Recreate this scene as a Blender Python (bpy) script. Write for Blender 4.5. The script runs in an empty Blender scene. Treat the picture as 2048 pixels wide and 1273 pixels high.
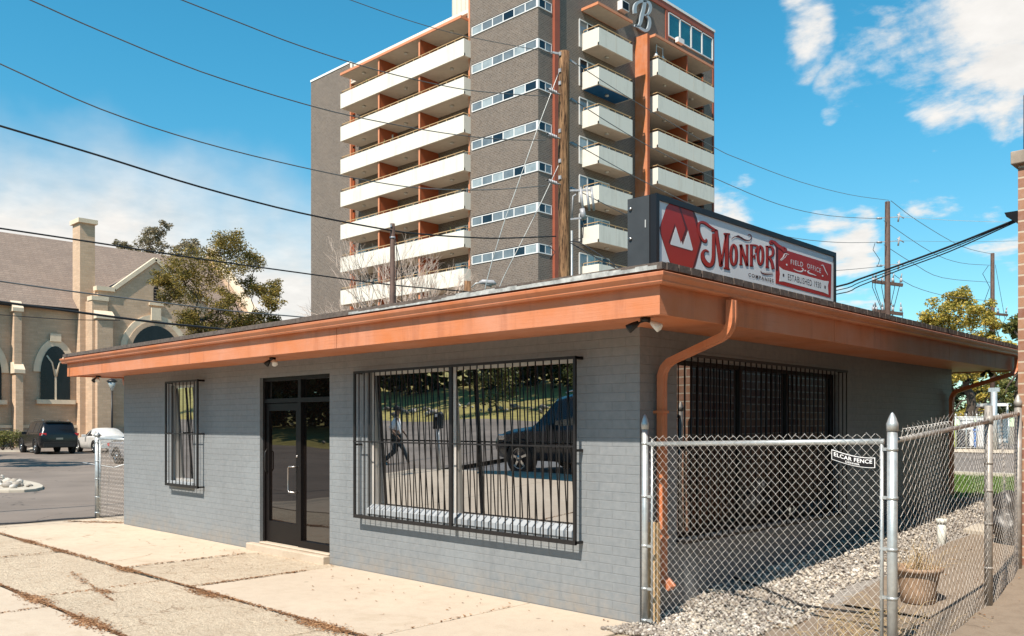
import bpy, bmesh, math, random
import numpy as np
from mathutils import Vector, Matrix, noise
random.seed(7)
R = math.radians
scene = bpy.context.scene
COL = scene.collection

# ------------------------------------------------------------ camera, sky, sun, exposure
F = 1736.0; CX = 1024.0; HY = 849.0; YAW = R(46.0)
FW = Vector((-math.cos(YAW), math.sin(YAW), 0)); RT = Vector((math.sin(YAW), math.cos(YAW), 0))
CAM = Vector((4.60, -6.42, 1.80))
cd = bpy.data.cameras.new('camera'); cam = bpy.data.objects.new('camera', cd); COL.objects.link(cam)
cam.location = CAM; cam.rotation_euler = (R(90), 0, math.atan2(FW.y, FW.x) - R(90))
cd.sensor_width = 36; cd.lens = 36 * F / 2048; cd.shift_y = (HY - 636.5) / 2048
cd.clip_start = 0.05; cd.clip_end = 3000
scene.camera = cam
scene.view_settings.view_transform = 'Standard'; scene.view_settings.look = 'None'
scene.view_settings.exposure = 0.66; scene.view_settings.gamma = 1.0
scene.cycles.max_bounces = 6; scene.cycles.caustics_reflective = False; scene.cycles.caustics_refractive = False

SUN_EL = R(52.3); SUN_AZ = math.atan2(0.13, -1.0)          # direction to the sun: mostly -Y, a little +X
sdir = Vector((math.sin(R(12.5)) * math.cos(SUN_EL), -math.cos(R(12.5)) * math.cos(SUN_EL), math.sin(SUN_EL)))
sd = bpy.data.lights.new('sun', 'SUN'); so = bpy.data.objects.new('sun', sd); COL.objects.link(so)
sd.energy = 4.8; sd.angle = R(0.5); sd.color = (1.0, 0.915, 0.80)
so.rotation_euler = sdir.to_track_quat('Z', 'Y').to_euler(); so.location = (0, 0, 60)

def ray(px, py): return FW + RT * ((px - CX) / F) + Vector((0, 0, (HY - py) / F))
def onp(px, py, axis, val):                                 # picture point -> point on a world plane
    r = ray(px, py); return CAM + r * ((val - CAM[axis]) / r[axis])
def atd(px, py, d): return CAM + ray(px, py) * d

world = bpy.data.worlds.new('World'); scene.world = world; world.use_nodes = True
def build_world():
    nt = world.node_tree; N = nt.nodes; L = nt.links; N.clear()
    def nd(t, **k):
        n = N.new(t)
        for a, b in k.items(): setattr(n, a, b)
        return n
    def mth(op, a, b=None, c=None, clamp=False):
        n = nd('ShaderNodeMath', operation=op, use_clamp=clamp)
        for i, v in enumerate((a, b, c)):
            if v is None: continue
            if isinstance(v, (int, float)): n.inputs[i].default_value = v
            else: L.new(v, n.inputs[i])
        return n.outputs[0]
    out = nd('ShaderNodeOutputWorld'); bg = nd('ShaderNodeBackground'); L.new(bg.outputs[0], out.inputs[0])
    sky = nd('ShaderNodeTexSky', sky_type='NISHITA'); sky.sun_disc = False
    sky.sun_elevation = SUN_EL; sky.sun_rotation = R(180 - 12.5); sky.air_density = 1.0; sky.dust_density = 0.05; sky.ozone_density = 2.0
    tint = nd('ShaderNodeMix', data_type='RGBA', blend_type='MULTIPLY'); tint.inputs[0].default_value = 1
    L.new(sky.outputs[0], tint.inputs[6]); tint.inputs[7].default_value = (0.51, 1.60, 1.62, 1)
    tc = nd('ShaderNodeTexCoord'); nrm = nd('ShaderNodeVectorMath', operation='NORMALIZE'); L.new(tc.outputs['Generated'], nrm.inputs[0])
    sep = nd('ShaderNodeSeparateXYZ'); L.new(nrm.outputs[0], sep.inputs[0])
    el = nd('ShaderNodeMapRange', interpolation_type='SMOOTHSTEP'); L.new(sep.outputs[2], el.inputs[0]); el.inputs[1].default_value = 0.0; el.inputs[2].default_value = 0.42
    tcol = nd('ShaderNodeMix', data_type='RGBA'); L.new(el.outputs[0], tcol.inputs[0]); tcol.inputs[6].default_value = (0.98, 1.38, 1.30, 1); tcol.inputs[7].default_value = (0.47, 1.66, 1.70, 1); L.new(tcol.outputs[2], tint.inputs[7])
    zz = mth('ADD', mth('MAXIMUM', sep.outputs[2], 0.0), 0.16)
    cmb = nd('ShaderNodeCombineXYZ'); L.new(mth('DIVIDE', sep.outputs[0], zz), cmb.inputs[0]); L.new(mth('DIVIDE', sep.outputs[1], zz), cmb.inputs[1])
    n1 = nd('ShaderNodeTexNoise'); n1.inputs['Scale'].default_value = 3.1; n1.inputs['Detail'].default_value = 9; n1.inputs['Roughness'].default_value = 0.60; n1.inputs['Distortion'].default_value = 0.25
    L.new(cmb.outputs[0], n1.inputs['Vector'])
    n2 = nd('ShaderNodeTexNoise'); n2.inputs['Scale'].default_value = 8.0; n2.inputs['Detail'].default_value = 6; n2.inputs['Roughness'].default_value = 0.6
    L.new(cmb.outputs[0], n2.inputs['Vector'])
    base = mth('ADD', mth('MULTIPLY', n1.outputs[0], 0.75), mth('MULTIPLY', n2.outputs[0], 0.25))
    # the cloud banks of that day: (direction, angular radius, weight)
    tot = None
    wob = nd('ShaderNodeTexNoise'); wob.inputs['Scale'].default_value = 9.0; wob.inputs['Detail'].default_value = 4; L.new(nrm.outputs[0], wob.inputs['Vector'])
    w1 = nd('ShaderNodeVectorMath', operation='SUBTRACT'); L.new(wob.outputs['Color'], w1.inputs[0]); w1.inputs[1].default_value = (.5, .5, .5)
    w2 = nd('ShaderNodeVectorMath', operation='SCALE'); L.new(w1.outputs[0], w2.inputs[0]); w2.inputs['Scale'].default_value = 0.13
    w3 = nd('ShaderNodeVectorMath', operation='ADD'); L.new(w2.outputs[0], w3.inputs[0]); L.new(nrm.outputs[0], w3.inputs[1])
    blobs = [((1950, 60), 0.17, 0.30), ((1790, 110), 0.11, 0.22), ((2080, 130), 0.15, 0.26), ((1620, 80), 0.075, 0.26), ((1700, 150), 0.08, 0.24), ((1660, 243), 0.035, 0.16), ((1900, 160), 0.10, 0.22),
             ((1470, 450), 0.080, 0.26), ((1700, 480), 0.08, 0.28), ((1850, 440), 0.06, 0.18), ((1620, 560), 0.13, 0.2), ((1960, 500), 0.09, 0.16),
             ((40, 360), 0.09, 0.10), ((560, 300), 0.045, 0.13), ((450, 262), 0.035, 0.10), ((1865, 290), 0.028, 0.16)]
    for (px, py), rad, w in blobs:
        d = ray(px, py).normalized()
        dp = nd('ShaderNodeVectorMath', operation='DISTANCE'); L.new(w3.outputs[0], dp.inputs[0]); dp.inputs[1].default_value = d
        mr = nd('ShaderNodeMapRange', interpolation_type='SMOOTHSTEP'); L.new(dp.outputs['Value'], mr.inputs[0])
        mr.inputs[1].default_value = rad; mr.inputs[2].default_value = rad * 0.15; mr.inputs[3].default_value = 0; mr.inputs[4].default_value = w + 0.10
        tot = mr.outputs[0] if tot is None else mth('MAXIMUM', tot, mr.outputs[0])
    veil = None
    for (px, py), rad in (((-300, 650), .24), ((-120, 640), .235), ((120, 660), .235), ((330, 700), .235), ((540, 730), .23), ((720, 740), .20)):
        d = ray(px, py).normalized(); dp = nd('ShaderNodeVectorMath', operation='DISTANCE'); L.new(w3.outputs[0], dp.inputs[0]); dp.inputs[1].default_value = d
        mr = nd('ShaderNodeMapRange', interpolation_type='SMOOTHSTEP'); L.new(dp.outputs['Value'], mr.inputs[0]); mr.inputs[1].default_value = rad; mr.inputs[2].default_value = rad * 0.35; mr.inputs[3].default_value = 0; mr.inputs[4].default_value = 1
        veil = mr.outputs[0] if veil is None else mth('MAXIMUM', veil, mr.outputs[0])
    veil = mth('MULTIPLY', veil, mth('ADD', mth('MULTIPLY', base, 1.1), 0.50), clamp=True)
    low = nd('ShaderNodeMapRange', interpolation_type='SMOOTHSTEP'); L.new(sep.outputs[2], low.inputs[0])
    low.inputs[1].default_value = 0.20; low.inputs[2].default_value = 0.0; low.inputs[3].default_value = 0; low.inputs[4].default_value = 0.05
    dens = mth('ADD', mth('ADD', base, tot), low.outputs[0])
    cov = nd('ShaderNodeMapRange', interpolation_type='SMOOTHSTEP'); L.new(dens, cov.inputs[0])
    cov.inputs[1].default_value = 0.735; cov.inputs[2].default_value = 0.90; cov.inputs[3].default_value = 0; cov.inputs[4].default_value = 0.95
    shade = nd('ShaderNodeMapRange'); L.new(n2.outputs[0], shade.inputs[0]); shade.inputs[1].default_value = 0.3; shade.inputs[2].default_value = 0.7; shade.inputs[3].default_value = 8.4; shade.inputs[4].default_value = 9.9
    cc = nd('ShaderNodeVectorMath', operation='SCALE'); cc.inputs[0].default_value = (1.0, 0.955, 0.90); L.new(shade.outputs[0], cc.inputs['Scale'])
    mx = nd('ShaderNodeMix', data_type='RGBA'); L.new(mth('MAXIMUM', cov.outputs[0], mth('MULTIPLY', veil, .95)), mx.inputs[0]); L.new(tint.outputs[2], mx.inputs[6]); L.new(cc.outputs[0], mx.inputs[7])
    L.new(mx.outputs[2], bg.inputs[0]); bg.inputs[1].default_value = 0.066
build_world()

# ------------------------------------------------------------ materials
MATS = {}
class NB:
    def __init__(s, name):
        s.m = bpy.data.materials.new(name); s.m.use_nodes = True; s.t = s.m.node_tree; s.N = s.t.nodes; s.L = s.t.links
        s.b = s.N['Principled BSDF']; s.tc = s.N.new('ShaderNodeTexCoord')
    def nd(s, t, **k):
        n = s.N.new(t)
        for a, b in k.items(): setattr(n, a, b)
        return n
    def put(s, sock, v):
        if isinstance(v, (int, float)): sock.default_value = v
        elif isinstance(v, (tuple, list)): sock.default_value = tuple(v) + ((1,) if len(v) == 3 and len(sock.default_value) == 4 else ())
        else: s.L.new(v, sock)
    def noise(s, scale, detail=4, rough=0.55, vec=None, dist=0):
        n = s.nd('ShaderNodeTexNoise'); n.inputs['Scale'].default_value = scale; n.inputs['Detail'].default_value = detail; n.inputs['Roughness'].default_value = rough; n.inputs['Distortion'].default_value = dist
        s.L.new(vec if vec is not None else s.tc.outputs['Object'], n.inputs['Vector']); return n.outputs[0]
    def ramp(s, v, a, b, lo=0.0, hi=1.0):
        n = s.nd('ShaderNodeMapRange'); s.put(n.inputs[0], v); n.inputs[1].default_value = a; n.inputs[2].default_value = b; n.inputs[3].default_value = lo; n.inputs[4].default_value = hi; return n.outputs[0]
    def mix(s, f, a, b, blend='MIX'):
        n = s.nd('ShaderNodeMix', data_type='RGBA', blend_type=blend); s.put(n.inputs[0], f); s.put(n.inputs[6], a); s.put(n.inputs[7], b); return n.outputs[2]
    def math(s, op, a, b=0.0):
        n = s.nd('ShaderNodeMath', operation=op); s.put(n.inputs[0], a); s.put(n.inputs[1], b); return n.outputs[0]
    def bump(s, h, strength=0.3, dist=0.01):
        n = s.nd('ShaderNodeBump'); n.inputs['Strength'].default_value = strength; n.inputs['Distance'].default_value = dist; s.L.new(h, n.inputs['Height'])
        s.L.new(n.outputs[0], s.b.inputs['Normal']); return n
    def scaled(s, v):
        n = s.nd('ShaderNodeMapping'); s.L.new(s.tc.outputs['Object'], n.inputs[0]); n.inputs['Scale'].default_value = v; return n.outputs[0]
    def wallvec(s):                                         # u = x + y, v = z : follows axis-aligned walls
        sp = s.nd('ShaderNodeSeparateXYZ'); s.L.new(s.tc.outputs['Object'], sp.inputs[0])
        c = s.nd('ShaderNodeCombineXYZ'); s.L.new(s.math('ADD', sp.outputs[0], sp.outputs[1]), c.inputs[0]); s.L.new(sp.outputs[2], c.inputs[1]); return c.outputs[0]
    def col(s, c): s.put(s.b.inputs['Base Color'], c)
    def done(s, rough=0.6, metal=0, spec=0.5):
        s.b.inputs['Roughness'].default_value = rough; s.b.inputs['Metallic'].default_value = metal; s.b.inputs['Specular IOR Level'].default_value = spec
        return s.m
def plain(name, c, rough=0.6, metal=0, var=0.12, scale=3.0, bump=0.0, spec=0.4, bscale=60):
    n = NB(name); v = n.noise(scale, 6, 0.6)
    c2 = tuple(x * (1 - var) for x in c); c1 = tuple(min(1, x * (1 + var * .6)) for x in c)
    n.col(n.mix(n.ramp(v, 0.3, 0.7), c2, c1))
    if bump: n.bump(n.noise(bscale, 4), bump, 0.004)
    return n.done(rough, metal, spec)
def weathered(name, c, rough, streak, sc, fade=0.15, spec=.4, bump=.15, grain=(30, 30, 1.2)):
    n = NB(name); v = n.noise(1.4, 6, .6); cc = n.mix(n.ramp(v, .35, .68), c, tuple(min(1, x + (0.75 - x) * fade) for x in c))
    d = n.noise(1.0, 7, .68, n.scaled(sc)); cc = n.mix(n.ramp(d, .52, .74, 0, .55), cc, streak); g = n.noise(1.0, 5, .7, n.scaled(grain)); cc = n.mix(n.ramp(g, .58, .72, 0, .30), cc, tuple(x * .6 for x in c))
    sp = n.noise(38, 3, .6); cc = n.mix(n.ramp(sp, .70, .76, 0, .5), cc, tuple(x * .35 for x in c)); n.col(cc); n.bump(n.math('ADD', g, n.noise(7, 4)), bump, .01); return n.done(rough, 0, spec)
def brickmat(name, c1, c2, mortar, bw, bh, ms=0.06, bump=0.5, dist=0.01, rough=0.8, bias=0.0, squash=1, wear=0.1, smooth=0.1, bumpnoise=0.25, dirt=False):
    n = NB(name); b = n.nd('ShaderNodeTexBrick'); b.offset = 0.5; b.squash = squash
    n.L.new(n.wallvec(), b.inputs['Vector']); b.inputs['Scale'].default_value = 1.0
    b.inputs['Brick Width'].default_value = bw; b.inputs['Row Height'].default_value = bh; b.inputs['Mortar Size'].default_value = ms * bh; b.inputs['Mortar Smooth'].default_value = smooth
    b.inputs['Bias'].default_value = bias
    n.put(b.inputs['Color1'], c1); n.put(b.inputs['Color2'], c2); n.put(b.inputs['Mortar'], mortar)
    v = n.noise(0.7, 6, 0.6); v2 = n.noise(14, 5, 0.6)
    c = n.mix(n.ramp(v, 0.3, 0.7, 0, wear * 1.5), b.outputs['Color'], (0.02, 0.018, 0.016)); c = n.mix(n.ramp(v2, 0.3, 0.75, 0, wear), c, (0.9, 0.85, 0.8))
    if dirt:                                                # splashed soil and scuffs along the foot of the wall, old drips
        sp = n.nd('ShaderNodeSeparateXYZ'); n.L.new(n.tc.outputs['Object'], sp.inputs[0])
        foot = n.math('MULTIPLY', n.ramp(sp.outputs[2], 0.0, 0.32, 1, 0), n.ramp(n.noise(3.5, 7, .7), .38, .66)); c = n.mix(n.math('MULTIPLY', foot, .6), c, (0.30, 0.235, 0.17))
        drip = n.ramp(n.noise(1.0, 6, .65, n.scaled((5, 5, .35))), .56, .74, 0, .28); c = n.mix(drip, c, (0.12, 0.13, 0.14))
        patch = n.ramp(n.noise(1.1, 2, .4), .58, .62, 0, .10); c = n.mix(patch, c, (0.30, 0.33, 0.35))
    n.col(c)
    h = n.math('ADD', n.math('MULTIPLY', b.outputs['Fac'], -1.0), n.math('MULTIPLY', n.noise(45, 4), bumpnoise))
    if bump: n.bump(h, bump, dist)
    return n.done(rough, 0, 0.3)

M = MATS
M['shop_brick'] = brickmat('painted grey brick', (0.192, 0.207, 0.219), (0.202, 0.217, 0.229), (0.188, 0.203, 0.214), 0.31, 0.0838, 0.05, 0.6, 0.009, 0.55, smooth=0.5, wear=0.07, dirt=True)
M['sill_white'] = plain('pale painted sill', (0.33, 0.35, 0.37), 0.5, var=.08, scale=8, bump=.3)
M['orange'] = weathered('orange painted wood', (0.53, 0.172, 0.062), 0.5, (0.29, 0.09, 0.042), (5, 5, .5), .12, bump=.3, grain=(1.5, 1.5, 45))
M['orange_metal'] = weathered('orange painted gutter metal', (0.515, 0.162, 0.058), 0.38, (0.36, 0.11, 0.05), (7, 7, 1.5), .10, .5, .12)
M['roof_tar'] = plain('dark shingle roof', (0.115, 0.090, 0.076), 0.9, var=.45, scale=18, bump=.8)
M['flashing'] = plain('weathered roof flashing', (0.42, 0.42, 0.40), 0.5, var=.5, scale=14, bump=.2)
M['black_metal'] = plain('black painted iron', (0.016, 0.014, 0.014), 0.45, var=.3, scale=9)
M['black_frame'] = plain('dark bronze aluminium frame', (0.007, 0.005, 0.005), 0.45, var=.2, scale=9, spec=.25)
M['alu'] = plain('pale aluminium frame', (0.62, 0.58, 0.54), 0.4, .3, var=.1)
M['steel'] = plain('brushed steel', (0.45, 0.42, 0.40), 0.3, 0.9, var=.1)
M['galv'] = plain('galvanised pipe', (0.50, 0.52, 0.52), 0.42, 0.55, var=.22, scale=14, bump=.1)
M['galv_old'] = plain('rusty galvanised pipe', (0.40, 0.36, 0.32), 0.55, 0.4, var=.4, scale=10, bump=.2)
M['wire'] = plain('galvanised chain wire', (0.78, 0.74, 0.69), 0.45, 0.2, var=.2, scale=20)
M['wire_old'] = plain('weathered chain wire', (0.52, 0.47, 0.42), 0.6, 0.4, var=.3, scale=20)
M['cable'] = plain('black cable', (0.02, 0.02, 0.022), 0.6, var=.2)
M['cable_grey'] = plain('grey conductor', (0.16, 0.16, 0.16), 0.5, 0.3, var=.2)
M['cable_light'] = plain('pale guy wire', (0.5, 0.48, 0.45), 0.4, 0.5, var=.2)
M['insul'] = plain('grey porcelain', (0.36, 0.35, 0.36), 0.3, var=.3, scale=12)
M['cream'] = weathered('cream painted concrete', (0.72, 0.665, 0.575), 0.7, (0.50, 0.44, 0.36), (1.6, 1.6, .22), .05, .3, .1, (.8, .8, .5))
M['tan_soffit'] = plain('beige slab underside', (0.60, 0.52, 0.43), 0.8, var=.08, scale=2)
M['rust'] = plain('rust red painted panel', (0.36, 0.085, 0.030), 0.6, var=.1, scale=1.5)
M['rust_post'] = plain('faded rust red post', (0.30, 0.078, 0.042), 0.6, var=.1, scale=1.5)
M['coral'] = plain('coral painted fascia', (0.62, 0.24, 0.12), 0.55, var=.07, scale=1.5)
M['blue_paint'] = plain('deep blue painted soffit', (0.006, 0.10, 0.26), 0.6, var=.1)
M['white_frame'] = plain('white window frame', (0.72, 0.70, 0.68), 0.45, var=.05)
M['white_paint'] = plain('white paint', (0.78, 0.77, 0.74), 0.5, var=.06)
M['tower_brick'] = brickmat('brown glazed brick', (0.076, 0.050, 0.036), (0.132, 0.090, 0.064), (0.20, 0.155, 0.12), 0.30, 0.125, 0.15, 0.2, 0.01, 0.75, wear=.14)
M['church_brick'] = brickmat('buff church brick', (0.52, 0.345, 0.215), (0.62, 0.42, 0.27), (0.52, 0.36, 0.24), 0.5, 0.16, 0.10, 0.3, 0.01, 0.85, wear=.14)
M['stone'] = plain('pale dressed limestone', (0.70, 0.57, 0.42), 0.8, var=.14, scale=2, bump=.2)
M['rubble'] = plain('rough fieldstone plinth', (0.36, 0.29, 0.23), 0.9, var=.45, scale=2.5, bump=.8, bscale=3)
M['red_brick'] = brickmat('red and buff brick pier', (0.24, 0.085, 0.045), (0.40, 0.20, 0.11), (0.52, 0.40, 0.29), 0.42, 0.118, 0.09, 0.6, 0.012, 0.85, wear=.1)
M['gravelbed'] = plain('gravel bed', (0.30, 0.27, 0.24), 0.9, var=.6, scale=40, bump=1.0)
M['sign_black'] = plain('black sign cabinet', (0.012, 0.010, 0.011), 0.4, var=.2)
M['sign_grey'] = plain('dark grey sign end panel', (0.045, 0.048, 0.052), 0.55, var=.15, scale=7)
M['sign_white'] = plain('white sign face', (0.80, 0.79, 0.79), 0.35, var=.03, scale=1.5)
M['sign_red'] = plain('red sign vinyl', (0.42, 0.022, 0.014), 0.35, var=.08)
M['sign_dred'] = plain('dark red sign vinyl', (0.11, 0.010, 0.012), 0.35, var=.08)
M['sign_ink'] = plain('dark sign lettering', (0.045, 0.014, 0.018), 0.4, var=.08)
M['b_letter'] = plain('pale blue grey letter', (0.36, 0.40, 0.43), 0.5, var=.06)
M['terracotta'] = plain('weathered terracotta', (0.34, 0.22, 0.14), 0.85, var=.2, scale=9, bump=.3)
M['soil'] = plain('dry soil', (0.13, 0.08, 0.05), 0.95, var=.4, scale=20, bump=.8)
M['straw'] = plain('dry straw stems', (0.50, 0.36, 0.19), 0.8, var=.3, scale=9)
M['debris'] = plain('dry brown leaf litter', (0.20, 0.10, 0.055), 0.9, var=.5, scale=40)
M['pvc'] = plain('white plastic pipe', (0.70, 0.70, 0.63), 0.4, var=.05)
M['rubber'] = plain('black rubber', (0.018, 0.017, 0.017), 0.75, var=.3, scale=12)
M['kerb'] = plain('concrete kerb', (0.48, 0.42, 0.34), 0.85, var=.15, scale=3, bump=.4)
M['lime'] = plain('lime yellow plastic', (0.55, 0.65, 0.06), 0.5)
M['blue_plastic'] = plain('blue plastic', (0.02, 0.16, 0.5), 0.5)
M['greybox'] = plain('dark grey plastic', (0.06, 0.06, 0.065), 0.5)
M['bag'] = plain('black bag', (0.03, 0.03, 0.032), 0.4, var=.3, scale=9)
M['pale_wood'] = plain('yellowed timber', (0.50, 0.33, 0.17), 0.7, var=.2, scale=12)
M['skin'] = plain('skin', (0.30, 0.17, 0.11), 0.5)
M['shirt'] = plain('white cotton', (0.75, 0.75, 0.75), 0.8)
M['denim'] = plain('dark denim', (0.03, 0.05, 0.06), 0.8)

def mk_wood():
    n = NB('creosoted pole timber'); v = n.noise(1.0, 8, 0.65, n.scaled((14, 14, 1.1))); v2 = n.noise(1.0, 5, 0.7, n.scaled((45, 45, 3.0)))
    c = n.mix(n.ramp(v, 0.35, 0.66), (0.07, 0.032, 0.016), (0.36, 0.20, 0.10)); c = n.mix(n.ramp(v2, 0.50, 0.62), c, (0.02, 0.012, 0.008))
    n.col(c); n.bump(v2, 0.6, 0.02); return n.done(0.85, 0, 0.2)
M['pole_wood'] = mk_wood()
M['pole_dark'] = plain('dark brown stained pole', (0.085, 0.048, 0.035), 0.7, var=.35, scale=6, bump=.3)
def mk_concrete(name, base, dark, rough_amt=0.35, crack=True, pits=0.0):
    n = NB(name); a = n.noise(0.55, 6, 0.6); b = n.noise(7, 8, 0.65); c = n.noise(70, 4, 0.7); st = n.noise(1.7, 7, 0.7, dist=0.4)
    cc = n.mix(n.ramp(a, 0.3, 0.7), base, tuple(x * 0.84 for x in base)); cc = n.mix(n.ramp(b, 0.45, 0.72, 0, rough_amt), cc, dark)
    cc = n.mix(n.ramp(st, 0.56, 0.70, 0, 0.38), cc, tuple(x * y for x, y in zip(base, (0.62, 0.56, 0.48))))
    cc = n.mix(n.ramp(c, 0.5, 0.8, 0, 0.32), cc, tuple(x * .45 for x in dark))
    if pits:
        p = n.noise(26, 6, 0.75); cc = n.mix(n.ramp(p, 0.50, 0.62, 0, pits), cc, tuple(x * .42 for x in dark))
    if pits:                                                # rusty soil stains and long shallow cracks in the worn slabs
        so = n.noise(1.0, 8, .72, n.scaled((1.1, 4.2, 1))); cc = n.mix(n.ramp(so, .60, .70, 0, .55), cc, (0.36, 0.20, 0.11))
        lc = n.noise(1.0, 9, .75, n.scaled((2.2, .9, 1)), dist=1.2); d_ = n.math('ABSOLUTE', n.math('SUBTRACT', lc, .5)); cc = n.mix(n.math('MULTIPLY', n.ramp(d_, 0.0, .006, .75, 0), n.ramp(a, .4, .6)), cc, (0.27, 0.16, 0.10))
    if crack:
        v = n.nd('ShaderNodeTexVoronoi'); v.feature = 'DISTANCE_TO_EDGE'; v.inputs['Scale'].default_value = 0.62 if not pits else 1.5
        vv = n.nd('ShaderNodeVectorMath', operation='ADD'); n.L.new(n.tc.outputs['Object'], vv.inputs[0])
        nn = n.nd('ShaderNodeTexNoise'); nn.inputs['Scale'].default_value = 3.0; nn.inputs['Detail'].default_value = 6; n.L.new(n.tc.outputs['Object'], nn.inputs['Vector'])
        sc = n.nd('ShaderNodeVectorMath', operation='SCALE'); n.L.new(nn.outputs['Color'], sc.inputs[0]); sc.inputs['Scale'].default_value = 0.55; n.L.new(sc.outputs[0], vv.inputs[1]); n.L.new(vv.outputs[0], v.inputs['Vector'])
        cm = n.ramp(v.outputs['Distance'], 0.0, 0.010 if not pits else 0.018, 1, 0)
        gate = n.ramp(n.noise(0.8, 3), 0.46, 0.56)
        cc = n.mix(n.math('MULTIPLY', n.math('MULTIPLY', cm, gate), .7), cc, (0.20, 0.12, 0.07))
    sv = n.nd('ShaderNodeTexVoronoi'); sv.inputs['Scale'].default_value = 2.6; n.L.new(n.tc.outputs['Object'], sv.inputs['Vector'])
    cc = n.mix(n.math('MULTIPLY', n.ramp(sv.outputs['Distance'], .05, .09, 1, 0), n.ramp(sv.outputs['Color'], .5, .6)), cc, tuple(x * .5 for x in base))
    n.col(cc); h = n.math('ADD', n.math('MULTIPLY', c, 0.5), n.math('MULTIPLY', n.noise(22, 6, .7), 1.0 if not pits else 3.0)); n.bump(h, 0.55 if not pits else 0.9, 0.006 if not pits else 0.014)
    return n.done(0.9, 0, 0.2)
M['concrete'] = mk_concrete('pale sidewalk concrete', (0.60, 0.49, 0.37), (0.42, 0.31, 0.22), 0.4)
M['concrete_new'] = mk_concrete('smoother sidewalk concrete', (0.56, 0.46, 0.355), (0.42, 0.32, 0.24), 0.4, crack=False)
M['concrete_old'] = mk_concrete('worn exposed aggregate concrete', (0.66, 0.54, 0.40), (0.45, 0.335, 0.235), 0.7, pits=0.30)
M['slab_dark'] = mk_concrete('weathered brown grey path', (0.26, 0.205, 0.155), (0.15, 0.11, 0.08), 0.5)
def mk_asphalt(name, base, patch=0.2):
    n = NB(name); a = n.noise(0.25, 5, 0.6); c = n.noise(120, 3, 0.7); b = n.noise(3, 6, 0.6)
    cc = n.mix(n.ramp(a, 0.35, 0.65), tuple(x * (1 - patch) for x in base), tuple(x * (1 + patch) for x in base)); cc = n.mix(n.ramp(c, 0.55, 0.8, 0, .5), cc, (0.3, 0.27, 0.24))
    v = n.nd('ShaderNodeTexVoronoi'); v.feature = 'DISTANCE_TO_EDGE'; v.inputs['Scale'].default_value = 0.22
    nn = n.nd('ShaderNodeTexNoise'); nn.inputs['Scale'].default_value = 0.7; nn.inputs['Detail'].default_value = 5; n.L.new(n.tc.outputs['Object'], nn.inputs['Vector'])
    vv = n.nd('ShaderNodeVectorMath', operation='ADD'); n.L.new(n.tc.outputs['Object'], vv.inputs[0]); sc = n.nd('ShaderNodeVectorMath', operation='SCALE'); n.L.new(nn.outputs['Color'], sc.inputs[0]); sc.inputs['Scale'].default_value = 2.5; n.L.new(sc.outputs[0], vv.inputs[1]); n.L.new(vv.outputs[0], v.inputs['Vector'])
    cc = n.mix(n.ramp(v.outputs['Distance'], 0.0, 0.007, .7, 0), cc, (0.04, 0.034, 0.03)); n.col(cc)
    n.bump(c, 0.4, 0.004); return n.done(0.85, 0, 0.3)
M['asphalt'] = mk_asphalt('worn asphalt', (0.185, 0.150, 0.125))
M['asphalt_dark'] = mk_asphalt('street asphalt', (0.13, 0.125, 0.125), 0.1)
def mk_glass(name, tint, refl, rough=0.02, dirt=0.03, facing=0.5, top=1.0):
    n = NB(name); out = n.N['Material Output']
    d = n.nd('ShaderNodeBsdfDiffuse'); v = n.noise(1.3, 4); n.put(d.inputs[0], n.mix(n.ramp(v, .3, .7), tint, tuple(x * .6 for x in tint)))
    g = n.nd('ShaderNodeBsdfGlossy'); g.inputs['Roughness'].default_value = rough; g.inputs[0].default_value = (0.95, 0.97, 1.0, 1)
    bp = n.nd('ShaderNodeBump'); bp.inputs['Strength'].default_value = 0.25; bp.inputs['Distance'].default_value = 0.02; n.L.new(n.noise(0.8, 1, 0.3), bp.inputs['Height']); n.L.new(bp.outputs[0], g.inputs['Normal'])
    lw = n.nd('ShaderNodeLayerWeight'); lw.inputs[0].default_value = facing
    mx = n.nd('ShaderNodeMixShader'); n.put(mx.inputs[0], n.ramp(lw.outputs['Fresnel'], 0, 1, refl, top)); n.L.new(d.outputs[0], mx.inputs[1]); n.L.new(g.outputs[0], mx.inputs[2]); n.L.new(mx.outputs[0], out.inputs[0])
    return n.m
M['mirror_glass'] = mk_glass('reflective shop glass', (0.012, 0.011, 0.011), 0.62, 0.006, facing=.3)
M['door_glass'] = mk_glass('tinted door glass', (0.010, 0.007, 0.006), 0.10, 0.008, facing=.25)
M['side_glass'] = mk_glass('side window glass', (0.008, 0.007, 0.007), 0.34, 0.01, facing=.25)
M['flat_glass'] = mk_glass('apartment window glass', (0.19, 0.20, 0.20), 0.12, 0.03, facing=.2, top=.6)
M['teal_glass'] = mk_glass('teal tinted glass', (0.012, 0.105, 0.12), 0.12, 0.05, facing=.3)
M['blind'] = mk_glass('window with pale blind', (0.40, 0.42, 0.40), 0.12, 0.05, facing=.3)
M['dark_glass'] = mk_glass('dark glass', (0.012, 0.016, 0.022), 0.06, 0.05, facing=.2, top=.35)
M['church_glass'] = mk_glass('leaded dark church glass', (0.012, 0.013, 0.016), 0.03, 0.25, facing=.1, top=.10)
def carpaint(name, c, rough=0.25):
    n = NB(name); v = n.noise(4, 3); n.col(n.mix(n.ramp(v, .3, .7), c, tuple(x * .85 for x in c))); n.b.inputs['Coat Weight'].default_value = 0.2; n.b.inputs['Coat Roughness'].default_value = 0.06; return n.done(rough, 0.1, 0.5)
M['black_car'] = carpaint('black car paint', (0.010, 0.010, 0.012)); M['white_car'] = carpaint('white car paint', (0.75, 0.73, 0.70)); M['grey_car'] = carpaint('grey car paint', (0.25, 0.25, 0.26)); M['navy_car'] = carpaint('dark blue car paint', (0.010, 0.013, 0.022))
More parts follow.
